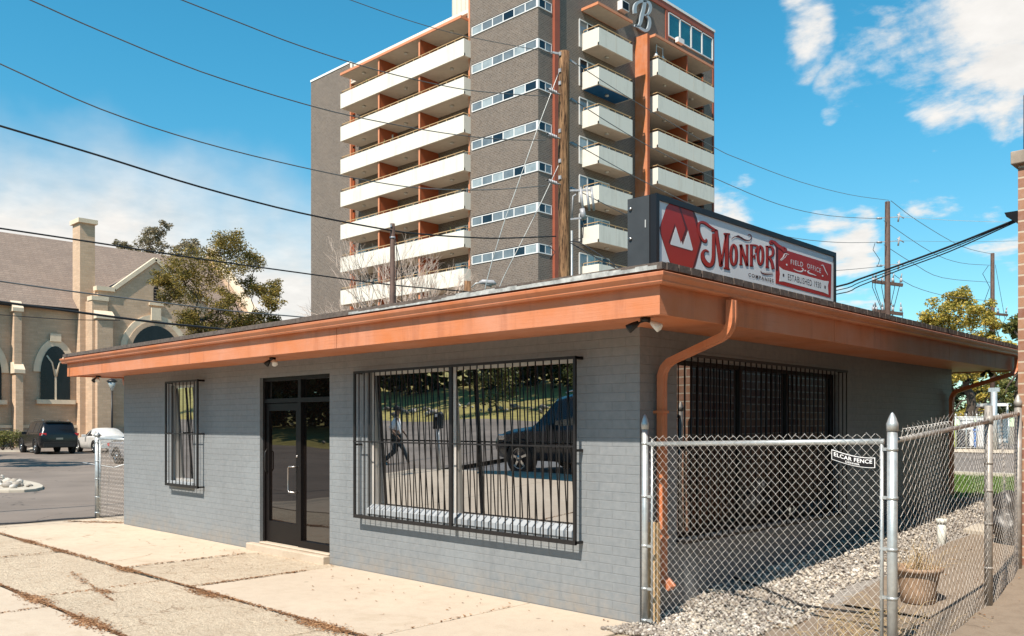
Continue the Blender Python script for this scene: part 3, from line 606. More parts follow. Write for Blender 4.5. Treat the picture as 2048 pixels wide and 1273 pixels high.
    def sill(x0, x1, z, ydepth=.105):                      # sloping row of header bricks
        m = MB(); n = int((x1 - x0) / .105); s = (x1 - x0) / n
        for k in range(n):
            xa = x0 + k * s + .004; xb = x0 + (k + 1) * s - .004; j = .004 * math.sin(k * 2.3)
            m.add([(xa, -.018 + j, z - .05), (xb, -.018 + j, z - .05), (xb, .075, z - .05), (xa, .075, z - .05), (xa, -.018 + j, z + .008), (xb, -.018 + j, z + .008), (xb, .072, z + .06), (xa, .072, z + .06)],
                  [(0, 3, 2, 1), (4, 5, 6, 7), (0, 1, 5, 4), (1, 2, 6, 5), (2, 3, 7, 6), (3, 0, 4, 7)])
        return m.build('window_sill', 'sill_white', t)
    sill(BW[0], BW[1], BW[2] - .0)
    m = MB(); m.box(SW[0] - .06, SW[1] + .06, -.05, .05, SW[2] - .07, SW[2] + .012); m.build('window_sill', 'sill_white', t, bevel=.006)
    # grilles
    def grille(x0, x1, z0, z1, gy, n, mid, center=None, side=True):
        m = MB(); bw = .028
        m.box(x0, x1, gy - .012, gy + .012, z1 - bw, z1); m.box(x0, x1, gy - .012, gy + .012, z0, z0 + bw * 1.5); m.box(x0, x0 + bw, gy - .013, gy + .013, z0, z1); m.box(x1 - bw, x1, gy - .013, gy + .013, z0, z1)
        for mz in mid: m.box(x0, x1, gy - .017, gy - .0125, mz - .008, mz + .008)
        if center: m.box(center - .024, center + .024, gy - .013, gy + .013, z0, z1)
        for k in range(1, n):
            x = x0 + (x1 - x0) * k / n
            if center and abs(x - center) < .04: continue
            m.tube([(x, gy, z0 + .02), (x, gy, z1 - .01)], .0075, 5)
        for zz in (z0 + .02, (z0 + z1) / 2, z1 - .02):
            for x in (x0 + .014, x1 - .014): m.box(x - .012, x + .012, gy + .012, .0, zz - .012, zz + .012)
        for x in np.linspace(x0 + .014, x1 - .014, 3 if center else 2):
            m.box(x - .012, x + .012, gy + .012, .0, z1 - .022, z1 - .002)
        return m.build('window_grille', 'black_metal', t)
    gy = -.11; g = [onp(708, 742, 1, gy), onp(1152, 712, 1, gy), onp(1158, 1092, 1, gy)]
    grille(g[0].x, g[1].x, g[2].z, g[1].z, gy, 34, [onp(900, 888, 1, gy).z], onp(902, 800, 1, gy).x)
    g = [onp(331, 764, 1, gy), onp(396, 978, 1, gy)]; grille(g[0].x, g[1].x, g[1].z, g[0].z, gy, 9, [onp(360, 868, 1, gy).z])
    # side windows facing the fence
    a, b, c, d_ = SD; q = MB(); wx = -.09; w = .045
    q.box(wx - .03, wx + .03, a, a + w, c, d_); q.box(wx - .03, wx + .03, b - w, b, c, d_); q.box(wx - .03, wx + .03, a + w, b - w, d_ - w, d_); q.box(wx - .03, wx + .03, a + w, b - w, c, c + w)
    for mm in (1.9, 2.95): q.box(wx - .03, wx + .035, mm - .025, mm + .025, c + w, d_ - w)
    wo = q.build('window', 'black_frame', t); ys = [a + w, 1.875, 1.925, 2.925, 2.975, b - w]
    for i in (0, 2, 4):
        q = MB(); q.box(wx - .004, wx + .004, ys[i] + .001, ys[i + 1] - .001, c + w + .001, d_ - w - .001); q.build('pane', 'side_glass', wo)
    m = MB()
    for k in range(33):
        yy = a - .02 + (b - a + .04) * k / 32; m.tube([(.10, yy, c - .03), (.10, yy, d_ + .03)], .0075, 5)
    for zz in (c - .03, 1.55, d_ + .02): m.box(.088, .112, a - .04, b + .04, zz, zz + .028)
    for zz in (c - .02, d_ + .02):
        for yy in (a, b): m.box(0, .088, yy - .012, yy + .012, zz, zz + .024)
    m.build('window_grille', 'black_metal', t)
    # downspouts
    def spout(pts, name='downspout', w=.078, h=.06, par=None, ribs=True):
        m = MB(); P = [Vector(p) for p in pts]; full = []
        for i, p in enumerate(P):                          # round the elbows
            if 0 < i < len(P) - 1:
                a_ = (P[i - 1] - p).normalized(); b_ = (P[i + 1] - p).normalized(); r = min(.14, (P[i - 1] - p).length * .45, (P[i + 1] - p).length * .45)
                for k in range(7): u = k / 6; full.append((p + a_ * r) * (1 - u) ** 2 + p * 2 * u * (1 - u) + (p + b_ * r) * u ** 2)
            else: full.append(p)
        vs = []
        for i, p in enumerate(full):
            d = (full[min(i + 1, len(full) - 1)] - full[max(i - 1, 0)]).normalized(); side = Vector((0, 1, 0)); up = d.cross(side).normalized()
            k = 1.06 if ribs and (i % 2) and 0 < i < len(full) - 1 else 1.0
            for u, v in [(-.5, -.5), (-.22, -.5), (-.18, -.42), (.18, -.42), (.22, -.5), (.5, -.5), (.5, .5), (.22, .5), (.18, .42), (-.18, .42), (-.22, .5), (-.5, .5)]: vs.append(p + side * u * w * k + up * v * h * k)
        n = 12; fs = [(i * n + q, i * n + (q + 1) % n, (i + 1) * n + (q + 1) % n, (i + 1) * n + q) for i in range(len(full) - 1) for q in range(n)]
        m.add(vs, fs + [tuple(range(n))[::-1], tuple((len(full) - 1) * n + q for q in range(n))]); return m.build(name, 'orange_metal', t)
    dy = onp(1463, 640, 0, .80).y; vy = onp(1324, 900, 0, .06).y
    zb = onp(1324, 1172, 0, .06).z
    spout([(.80, dy, 2.86), (.80, dy, 2.58), (.06, vy, 2.34), (.06, vy, zb + .08), (.17, vy, zb - .01)])
    for zz in (1.9, .75): m = MB(); m.box(.0, .10, vy - .055, vy + .055, zz, zz + .025); m.build('spout_strap', 'orange_metal', t)
    spout([(.80, 9.05, 2.86), (.80, 9.05, 2.62), (.06, 8.3, 2.30), (.06, 8.3, .7)])
    spout([(-11.95, .25, 2.84), (-11.95, .25, 2.58), (-11.42, .20, 2.40), (-11.42, .20, .1)])
    # brick block on roof beside the pole
    p = onp(1115, 572, 1, 3.2); q2 = onp(1150, 570, 1, 3.2)
    m = MB(); m.box(p.x, q2.x, 3.2, 3.6, 3.0, onp(1130, 553, 1, 3.2).z); m.build('roof_vent_block', 'stone', t, bevel=.02)
    # yellow timber off-cut leaning between downspout and wall
    m = MB(); m.box(.06, .16, .045, .085, -.05, .92); o = m.build('timber_post', 'pale_wood'); tag(o, 'short yellowed timber post standing between fence post and downspout', 'post')
    return t
shop()

def sec_light(name, label, p, heads, mat='black_metal'):
    t = thing(name, label, 'light', p, 0, 'security lights under the eaves'); t.scale = (.72, .72, .72)
    m = MB(); m.lathe((0, 0, -.04), [(.05, 0), (.06, .01), (.06, .04)], 14); m.build('mount', mat, t)
    for (dx, dy, mt) in heads:
        d = Vector((dx, dy, -.10)); m = MB(); m.tube([(0, 0, -.03), d * .6], .012, 6); q = m.build('arm', mat, t)
        m = MB(); e = d.normalized(); m.tube([d * .5, d * .75, d * 1.25, d * 1.3], [.022, .038, .055, .04], 12); m.build('lamp_head', mt, t)
    return t
sec_light('security_light', 'twin security lamp with white bulb under the front right eave corner', (.45, -.55, 2.67), [(-.12, -.10, 'black_metal'), (.14, .02, 'white_paint')])
sec_light('security_light', 'small twin security lamp under eave above the glass door', tuple(onp(545, 716, 2, 2.67)), [(-.08, -.06, 'black_metal'), (.12, -.03, 'white_paint')])
sec_light('security_light', 'small security lamp under the far left eave corner', (-11.62, -.35, 2.67), [(-.12, -.05, 'black_metal'), (.12, -.06, 'white_paint')])
sec_light('security_light', 'small dark lamp under the rear right eave', (.40, 8.95, 2.67), [(-.08, -.06, 'black_metal'), (.08, -.05, 'black_metal')])

# ------------------------------------------------------------ lettering helpers
def ribbon(mb, pts, w, fn, thick, off=0.0):
    """stroke of width w (may be a list) along 2-D pts, mapped by fn(u, v, depth)"""
    P = [Vector(p) for p in pts]; ws = w if isinstance(w, (list, tuple)) else [w] * len(P)
    if len(P) > 2:                                          # Catmull-Rom smoothing
        Q = []; W = []
        for i in range(len(P) - 1):
            p0 = P[max(i - 1, 0)]; p1 = P[i]; p2 = P[i + 1]; p3 = P[min(i + 2, len(P) - 1)]
            for k in range(5):
                t = k / 5; Q.append(.5 * ((2 * p1) + (p2 - p0) * t + (2 * p0 - 5 * p1 + 4 * p2 - p3) * t * t + (3 * p1 - p0 - 3 * p2 + p3) * t ** 3)); W.append(ws[i] * (1 - t) + ws[i + 1] * t)
        Q.append(P[-1]); W.append(ws[-1]); P = Q; ws = W
    L = []; Rr = []
    for i, p in enumerate(P):
        d = (P[min(i + 1, len(P) - 1)] - P[max(i - 1, 0)]).normalized(); n = Vector((-d.y, d.x)) * ws[i] / 2; L.append(p + n); Rr.append(p - n)
    for i in range(len(P) - 1):
        q = [L[i], L[i + 1], Rr[i + 1], Rr[i]]
        f = [fn(v.x, v.y, off) for v in q]; g = [fn(v.x, v.y, off + thick) for v in q]
        mb.add(f + g, [(0, 1, 2, 3), (4, 5, 6, 7), (0, 1, 5, 4), (2, 3, 7, 6), (1, 2, 6, 5), (3, 0, 4, 7)])
def polyplate(mb, pts, fn, thick, off=0.0):
    n = len(pts); mb.add([fn(u, v, off) for u, v in pts] + [fn(u, v, off + thick) for u, v in pts], [tuple(range(n)), tuple(range(n, 2 * n))[::-1]] + [(i, (i + 1) % n, (i + 1) % n + n, i + n) for i in range(n)])
def text_mesh(txt, name, mat, parent, origin, xdir, ydir, width, height, extr=.002, spacing=1.0, shear=0, bold=0.0):
    cu = bpy.data.curves.new('txt', 'FONT'); cu.body = txt; cu.size = 1; cu.extrude = 0; cu.space_character = spacing; cu.offset = bold; cu.resolution_u = 3
    to = bpy.data.objects.new('txt', cu); COL.objects.link(to); bpy.context.view_layer.update()
    me = bpy.data.meshes.new_from_object(to.evaluated_get(bpy.context.evaluated_depsgraph_get())); bpy.data.objects.remove(to)
    co = [v.co.copy() for v in me.vertices]; x0 = min(c.x for c in co); x1 = max(c.x for c in co); y0 = min(c.y for c in co); y1 = max(c.y for c in co)
    X = Vector(xdir).normalized(); Y = Vector(ydir).normalized(); N = X.cross(Y).normalized(); O = Vector(origin)
    for v, c in zip(me.vertices, co): v.co = O + X * ((c.x - x0) / (x1 - x0) * width) + Y * ((c.y - y0) / (y1 - y0) * height) + N * extr
    me.materials.clear(); me.materials.append(M[mat]); me.name = name; o = bpy.data.objects.new(name, me); COL.objects.link(o); o.parent = parent; return o

# ------------------------------------------------------------ roof sign
def roof_sign():
    t = thing('roof_sign', 'long black framed cabinet sign with red hexagon and mountain emblem on the roof edge', 'sign')
    fx = .10; bx = -.215; a = onp(1312, 540, 0, fx).y; b = onp(1672, 600, 0, fx).y; z0 = 3.19; z1 = 3.885
    m = MB(); fw = .055
    m.box(bx, fx - .012, a + .002, b - .002, z0 + .002, z1 - .002)
    m.box(fx - .012, fx + .004, a, a + fw * .9, z0, z1); m.box(fx - .012, fx + .004, b - fw, b, z0, z1); m.box(fx - .012, fx + .004, a + fw * .9, b - fw, z1 - fw, z1); m.box(fx - .012, fx + .004, a + fw * .9, b - fw, z0, z0 + fw)
    cab = m.build('cabinet', 'sign_black', t)
    m = MB(); m.box(bx + .004, fx - .07, a - .006, a + .0, z0 + .01, z1 - .006); m.build('end_panel', 'sign_grey', t)
    m = MB()
    for x in (bx + .04,):
        for z in (z1 - .10, z0 + .32): m.tube([(x, a - .02, z), (x, a - .006, z)], .016, 10)
    m.build('bolt', 'steel', t)
    m = MB(); m.box(fx - .115, fx - .105, a - .01, a - .006, z0 + .40, z0 + .47); m.build('latch', 'alu', t)
    m = MB(); m.box(fx - .0118, fx - .008, a + fw * .9 + .0005, b - fw - .0005, z0 + fw + .0005, z1 - fw - .0005); face = m.build('sign_face', 'sign_white', t)
    S = 4.876
    def fn(cx, cy, off):
        p = onp(1280 + cx / S, 400 + cy / S, 0, fx); p.x = fx - .008 + off; p.y = min(max(p.y, a + fw * .9 + .001), b - fw - .001); p.z = min(max(p.z, z0 + fw + .001), z1 - fw - .001); return tuple(p)
    def plate(name, mat, off, polys=(), strokes=(), par=face):
        m = MB()
        for p in polys: polyplate(m, p, fn, .0008, off)
        for p, w in strokes: ribbon(m, p, w, fn, .0008, off)
        return m.build(name, mat, par)
    plate('hexagon_shadow', 'sign_dred', .0005, [[(290, 20), (405, 45), (510, 85), (535, 100), (560, 175), (590, 300), (612, 400), (605, 430), (545, 650), (520, 690), (490, 686), (320, 645), (290, 595), (205, 330), (198, 270), (265, 65)]])
    plate('hexagon', 'sign_red', .0015, [[(290, 20), (400, 43), (498, 88), (515, 105), (575, 330), (590, 400), (585, 430), (520, 660), (505, 682), (320, 643), (292, 592), (207, 322), (203, 265), (268, 66)]])
    plate('mountain_shadow', 'sign_dred', .0025, [[(345, 230), (352, 262), (302, 430), (283, 415)], [(385, 50), (398, 55), (468, 280), (472, 300), (425, 440), (405, 400), (448, 285)]])
    plate('mountain', 'sign_white', .0035, [[(352, 262), (404, 430), (408, 402), (422, 442), (472, 300), (519, 484), (512, 496), (303, 436), (301, 424)]])
    L = []; T = [26] * 2
    # M with its swashes
    M_ = [([(742, 292), (688, 262), (630, 222), (585, 222), (572, 262), (580, 320), (610, 385), (640, 405), (650, 380)], [10, 20, 22, 20, 20, 20, 18, 22, 12]),
          ([(722, 330), (720, 450), (718, 560), (700, 625), (660, 630), (620, 580), (612, 520), (640, 490), (672, 505)], [26, 26, 28, 34, 40, 34, 26, 18, 8]),
          ([(742, 290), (792, 640)], [26, 30]), ([(790, 650), (842, 340)], [14, 16]), ([(848, 328), (848, 668)], [30, 30]), ([(818, 328), (878, 332)], [12, 12]), ([(818, 662), (876, 674)], [12, 12]), ([(700, 300), (752, 296)], [14, 14])]
    def O(cx, cy, rx, ry, w): return ([(cx + rx * math.cos(k * math.pi / 10), cy + ry * math.sin(k * math.pi / 10)) for k in range(21)], [w * (1.0 if abs(math.cos(k * math.pi / 10)) > .5 else .62) for k in range(21)])
    N_ = [([(986, 440), (986, 625)], 17), ([(984, 440), (1046, 640)], 22), ([(1046, 440), (1046, 642)], 15), ([(970, 440), (1000, 440)], 9), ([(970, 628), (1002, 630)], 9), ([(1032, 440), (1060, 440)], 9)]
    F_ = [([(1088, 440), (1088, 640)], 20), ([(1072, 438), (1140, 445), (1143, 480)], [11, 14, 16]), ([(1088, 545), (1120, 550)], 12), ([(1120, 530), (1120, 575)], 8), ([(1072, 640), (1106, 642)], 9), ([(1130, 480), (1130, 512)], 14)]
    R_ = [([(1242, 452), (1242, 655)], 20), ([(1236, 455), (1280, 458), (1298, 490), (1292, 540), (1246, 560)], [12, 16, 22, 18, 10]), ([(1262, 560), (1285, 600), (1300, 672)], [18, 22, 24]), ([(1226, 655), (1260, 658)], 9), ([(1226, 452), (1250, 452)], 9)]
    T_ = [([(1340, 430), (1340, 688)], [26, 26]), ([(1300, 430), (1272, 422), (1280, 400), (1312, 412), (1345, 445), (1385, 470), (1412, 500), (1425, 478), (1402, 458)], [8, 14, 18, 24, 30, 28, 20, 12, 8])]
    strokes = M_ + [O(915, 535, 27, 100, 22), O(1176, 540, 24, 92, 20)] + N_ + F_ + R_ + T_
    plate('lettering_shadow', 'sign_dred', .0012, [], [([(x + 5, y + 5) for x, y in p], ([q * 1.25 + 4 for q in w] if isinstance(w, list) else w * 1.25 + 4)) for p, w in strokes if p is not T_[0][0]])
    plate('lettering', 'sign_red', .0046, [], strokes[:8] + strokes[8:-2] + T_[1:])
    plate('panel', 'sign_red', .0015, [[(1328, 458), (1420, 488), (1872, 630), (1865, 957), (1328, 815)]])
    plate('t_stem', 'sign_dred', .0026, [[(1328, 450), (1352, 462), (1352, 690), (1328, 686)]])
    plate('banner', 'sign_white', .0026, [[(1362, 650), (1400, 680), (1800, 790), (1845, 794), (1836, 840), (1842, 925), (1800, 905), (1400, 795), (1362, 795), (1370, 730)]])
    plate('banner_dot', 'sign_ink', .0036, [[(1396, 720), (1410, 724), (1410, 752), (1396, 748)], [(1802, 836), (1814, 840), (1814, 868), (1802, 864)]])
    plate('flourish', 'sign_dred', .0026, [], [([(895, 385), (930, 360), (980, 365), (1030, 392), (1075, 395), (1092, 365), (1078, 338), (1058, 345)], [3, 8, 16, 14, 9, 8, 7, 9]), ([(930, 362), (965, 350), (1000, 378)], [4, 9, 4]), ([(1180, 690), (1200, 718), (1250, 728), (1300, 725)], [3, 10, 8, 4]), ([(1200, 712), (1240, 715), (1300, 715)], [3, 5, 3])])
    plate('panel_flourish', 'sign_white', .0026, [], [([(1370, 590), (1400, 560), (1420, 525), (1458, 535)], [4, 10, 8, 4]), ([(1380, 595), (1420, 560), (1440, 530)], [3, 4, 3]), ([(1770, 640), (1790, 640), (1812, 690), (1836, 735)], [5, 8, 8, 4]),
          ([(1500, 675), (1545, 695), (1580, 698), (1596, 680), (1580, 665)], [4, 10, 14, 10, 6]), ([(1724, 740), (1685, 725), (1655, 715), (1640, 700), (1656, 690)], [4, 10, 14, 10, 6]), ([(1610, 690), (1622, 693)], 12), ([(1430, 625), (1440, 640)], 12), ([(1782, 735), (1788, 748)], 12)])
    def tx(s, c0, c1, hpx, mat, off, bold=0.0, sp=1.0, parent=face, nm='lettering'):
        o = Vector(fn(c0[0], c0[1], off)); e = Vector(fn(c1[0], c1[1], off)); up = (Vector(fn(c0[0], c0[1] - hpx, off)) - o)
        return text_mesh(s, nm, mat, parent, o, e - o, (0, 0, 1), (e - o).length, up.length, 0, sp, 0, bold)
    tx('COMPANIES', (1062, 748), (1306, 808), 36, 'sign_ink', .0032, .012, 1.3)
    tx('FIELD', (1474, 628), (1594, 654), 46, 'sign_white', .0032, .004, 1.25); tx('OFFICE', (1634, 664), (1768, 716), 46, 'sign_white', .0032, .004, 1.25)
    tx('ESTABLISHED 1930', (1446, 782), (1768, 864), 60, 'sign_ink', .0042, .0, 1.1)
    # feet and clips
    m = MB()
    for y in (a + .15, (a + b) / 2, b - .25): m.box(bx + .03, fx - .03, y, y + .06, 3.0, z0)
    m.build('support_foot', 'sign_black', t)
    for y in (onp(1423, 560, 0, fx).y, onp(1609, 610, 0, fx).y):
        m = MB(); m.box(fx + .005, fx + .03, y - .03, y + .03, z0 - .05, z0 + .01); m.build('clip', 'cream', t)
roof_sign()

# ------------------------------------------------------------ chain link
def chain(mb, fn, u0, u1, v0, v1, cell=.056, r=.0018, wob=0.0, spike=0.035, loops=False, seed=1):
    """fn(u, v, w) -> world point; u along the fence, v up, w out of plane. Zig-zag wires woven in pairs."""
    rn = random.Random(seed); n = int((u1 - u0) / (cell)) ; rows = int((v1 - v0) / .0365); hv = (v1 - v0) / rows
    for i in range(n + 1):
        pts = []
        for j in range(rows + 1):
            s = (i + j) % 2
            u = u0 + i * cell * 1.0 + (cell * (1.0) if s else 0) - (0 if True else 0); v = v0 + j * hv
            w = (.0022 if s else -.0022)
            du = dv = dw = 0
            if wob: q = Vector((u * 2.2, v * 2.2, seed * 3.1)); du = wob * noise.noise(q); dv = wob * .5 * noise.noise(q + Vector((7, 0, 0))); dw = wob * 2.2 * noise.noise(Vector((u * 1.3, v * 1.1, seed)))
            if i == n and s: u = u1
            pts.append(fn(min(u, u1) + du, v + dv, w + dw))
        ulast = u0 + i * cell
        if spike: pts.append(fn(min(u1, (u0 + i * cell + (cell if (i + rows + 1) % 2 else 0)) ) + rn.uniform(-.006, .006), v1 + spike * rn.uniform(.6, 1.1), 0))
        mb.tube(pts, r, 3, False, False)
def post(mb, x, y, z0, z1, r, cap=True):
    mb.tube([(x, y, z0), (x, y, z1)], r, 18)
    if cap: mb.lathe((x, y, z1), [(r * 1.12, -.045), (r * 1.16, 0), (r * 1.12, .012), (r * 1.0, .02), (r * .75, .05), (r * .3, .082), (r * .05, .092)], 18)
def bands(par, mat, x, y, zs, r, dx, dy):
    for z in zs:
        mb = MB()
        mb.tube([(x, y, z - .011), (x, y, z + .011)], r * 1.1, 16); mb.box(x + dx * r, x + dx * (r + .05), y - .012 if dx else y, y + .012 if dx else y, z - .011, z + .011) if dx else mb.box(x - .012, x + .012, y + dy * r, y + dy * (r + .05), z - .011, z + .011)
        mb.build('band', mat, par)
def fences():
    # front gate between shop corner and the driveway
    p1 = Vector((.085, -.04)); p2 = Vector((2.235, -.04))
    t = thing('chain_link_gate', 'chain link gate panel with pointed posts beside the shop corner', 'gate')
    m = MB(); post(m, p1.x, p1.y, -.1, 1.80, .030); m.build('post', 'galv', t)
    bands(t, 'galv', p1.x, p1.y, (1.63, 1.16, .72, .34, .06), .030, 1, 0)
    m = MB(); post(m, p2.x, p2.y, -.1, 1.795, .036); m.build('post', 'galv', t)
    bands(t, 'galv', p2.x, p2.y, (1.62, 1.27, .9, .55, .2), .036, -1, 0)
    zt = 1.645; m = MB(); m.tube([(p1.x + .055, -.04, zt - .02), (p2.x - .06, -.04, zt + .03)], .021, 12); m.tube([(p2.x - .075, -.04, zt + .03), (p2.x - .075, -.04, .03)], .0135, 10); m.tube([(p1.x + .075, -.04, zt + .02), (p1.x + .075, -.04, .0)], .010, 8); m.build('rail', 'galv', t)
    m = MB(); chain(m, lambda u, v, w: Vector((u, -.065 + w, v + (u - .15) / 2.1 * .04)), p1.x + .07, p2.x - .075, .02, 1.665, .034, .0015, .004, .035, seed=4); m.build('chain_mesh', 'wire', t)
    # fence running back to the brick building
    q = [Vector((2.235, -.04, 0)), Vector((2.16, 2.55, GR(2.1, 2.5))), Vector((2.05, 4.15, GR(2, 4.1)))]
    t = thing('chain_link_fence', 'sagging chain link fence running back from the gate to the brick pier', 'fence')
    q[1] = onp(1977, 1218, 2, .13); q[2] = onp(2036, 1140, 2, .24)
    tops = [1.68, onp(1977, 843, 1, q[1].y).z, onp(2038, 828, 1, q[2].y).z]
    zc = onp(1972, 812, 1, q[1].y).z
    m = MB(); post(m, q[1].x, q[1].y, -.05, zc, .034, False); m.tube([(q[1].x, q[1].y, tops[1] - .02), (q[1].x, q[1].y, tops[1] + .05)], .040, 16); m.build('post', 'galv_old', t)
    bands(t, 'galv_old', q[1].x, q[1].y, (1.45, 1.2, .9, .5), .034, 0, 1)
    m = MB(); post(m, q[2].x, q[2].y, 0, onp(2038, 806, 1, q[2].y).z, .036); m.build('post', 'galv_old', t)
    m = MB(); m.tube([(q[0].x, q[0].y + .03, tops[0]), (q[1].x, q[1].y, tops[1])], .019, 10); m.tube([(q[1].x, q[1].y, tops[1] + .02), (q[2].x, q[2].y, tops[2])], .024, 10); m.build('rail', 'galv_old', t)
    for i in (0, 1):
        A, B = q[i], q[i + 1]; d = (B - A); d.z = 0; ln = d.length; d.normalize(); nn = Vector((-d.y, d.x, 0))
        def fn(u, v, w, A=A, d=d, nn=nn, ln=ln, i=i, B=B):
            s = u / ln; zt_ = tops[i] * (1 - s) + tops[i + 1] * s; zb = A.z * (1 - s) + B.z * s; sag = .03 * math.sin(math.pi * s) if i == 0 else 0
            return A + d * u + nn * (w - .02) + Vector((0, 0, zb - A.z + .03 + v * (zt_ - zb + .02 + sag)))
        m = MB(); chain(m, lambda u, v, w: fn(u, v / 1.6, w), .04, ln - .04, 0, 1.6, .050, .0016, .03, .045 if i == 0 else 0.0, seed=7 + i); m.build('chain_mesh', 'wire_old', t)
    m = MB()
    for k in range(14):                                    # curled wire ends along the top
        u = .25 + k * .075; p = q[0] + (q[1] - q[0]).normalized() * u; z = tops[0] + (tops[1] - tops[0]) * u / 2.6 + .02
        m.tube([(p.x + .02 * math.sin(a_), p.y + .012 * math.cos(a_ * .7), z + .03 - .028 * math.cos(a_)) for a_ in [0, .9, 1.8, 2.8, 3.8, 4.8]], .0022, 4, False)
    m.build('wire_end', 'wire', t)
    # left fence beyond the far corner
    t = thing('chain_link_fence', 'short chain link fence between the shop far corner and parking lot', 'fence')
    m = MB(); post(m, -12.76, .06, 0, onp(193, 868, 1, .06).z, .045, False); m.tube([(-12.76, .06, 1.56), (-12.76, .06, 1.62)], .052, 14); m.build('post', 'galv', t)
    m = MB(); m.tube([(-12.72, .06, 1.52), (-11.37, .06, 1.52)], .022, 10); m.tube([(-12.62, .06, 0.05), (-12.62, .06, 1.52)], .016, 8); m.build('rail', 'galv', t)
    bands(t, 'galv', -12.76, .06, (1.45, 1.1, .75, .4, .1), .045, 1, 0)
    m = MB(); chain(m, lambda u, v, w: Vector((u, .05 + w, v)), -12.62, -11.38, .04, 1.50, .036, .0022, .006, .0, seed=3); m.build('chain_mesh', 'wire_old', t)
    # name plate on the gate
    t = thing('name_plate', 'black curved name plate wired to the top right of the gate', 'sign')
    a = onp(1663, 899, 1, -.085); b = onp(1750, 914, 1, -.085); c = onp(1663, 919, 1, -.085); w = b.x - a.x; h = a.z - c.z
    m = MB(); N = 14
    def arc(s): return -.045 * math.sin(math.pi * s * .62) * 1.0 - .012 * s
    def pl(mb, x0, x1, y0, y1, yy):
        vs = []
        for k in range(N + 1):
            s = x0 + (x1 - x0) * k / N
            vs += [(a.x + w * s, yy, c.z + h * y0 + arc(s)), (a.x + w * s, yy, c.z + h * y1 + arc(s))]
        mb.add(vs + [(x, y + .004, z) for x, y, z in vs], [(2 * k, 2 * k + 2, 2 * k + 3, 2 * k + 1) for k in range(N)] + [(2 * N + 2 + 2 * k, 2 * N + 3 + 2 * k, 2 * N + 5 + 2 * k, 2 * N + 4 + 2 * k) for k in range(N)] + [(2 * k, 2 * N + 2 + 2 * k, 2 * N + 4 + 2 * k, 2 * k + 2) for k in range(N)])
    pl(m, 0, 1, 0, 1, -.085); m.build('plate', 'sign_white', t); m = MB(); pl(m, .015, .985, .07, .93, -.0865); m.build('plate_field', 'sign_black', t)
    for s, u0, u1, v0, v1, mt in [('ELCAR FENCE', .06, .94, .42, .82, 'sign_white'), ('DENVER', .33, .66, .14, .32, 'sign_white')]:
        o = text_mesh(s, 'lettering', mt, t, (0, 0, 0), (1, 0, 0), (0, 0, 1), 1, 1, 0, 1.05, 0, .02)
        for v in o.data.vertices:
            ss = u0 + (u1 - u0) * v.co.x; v.co = Vector((a.x + w * ss, -.0875, c.z + h * (v0 + (v1 - v0) * v.co.z) + arc(ss)))
fences()

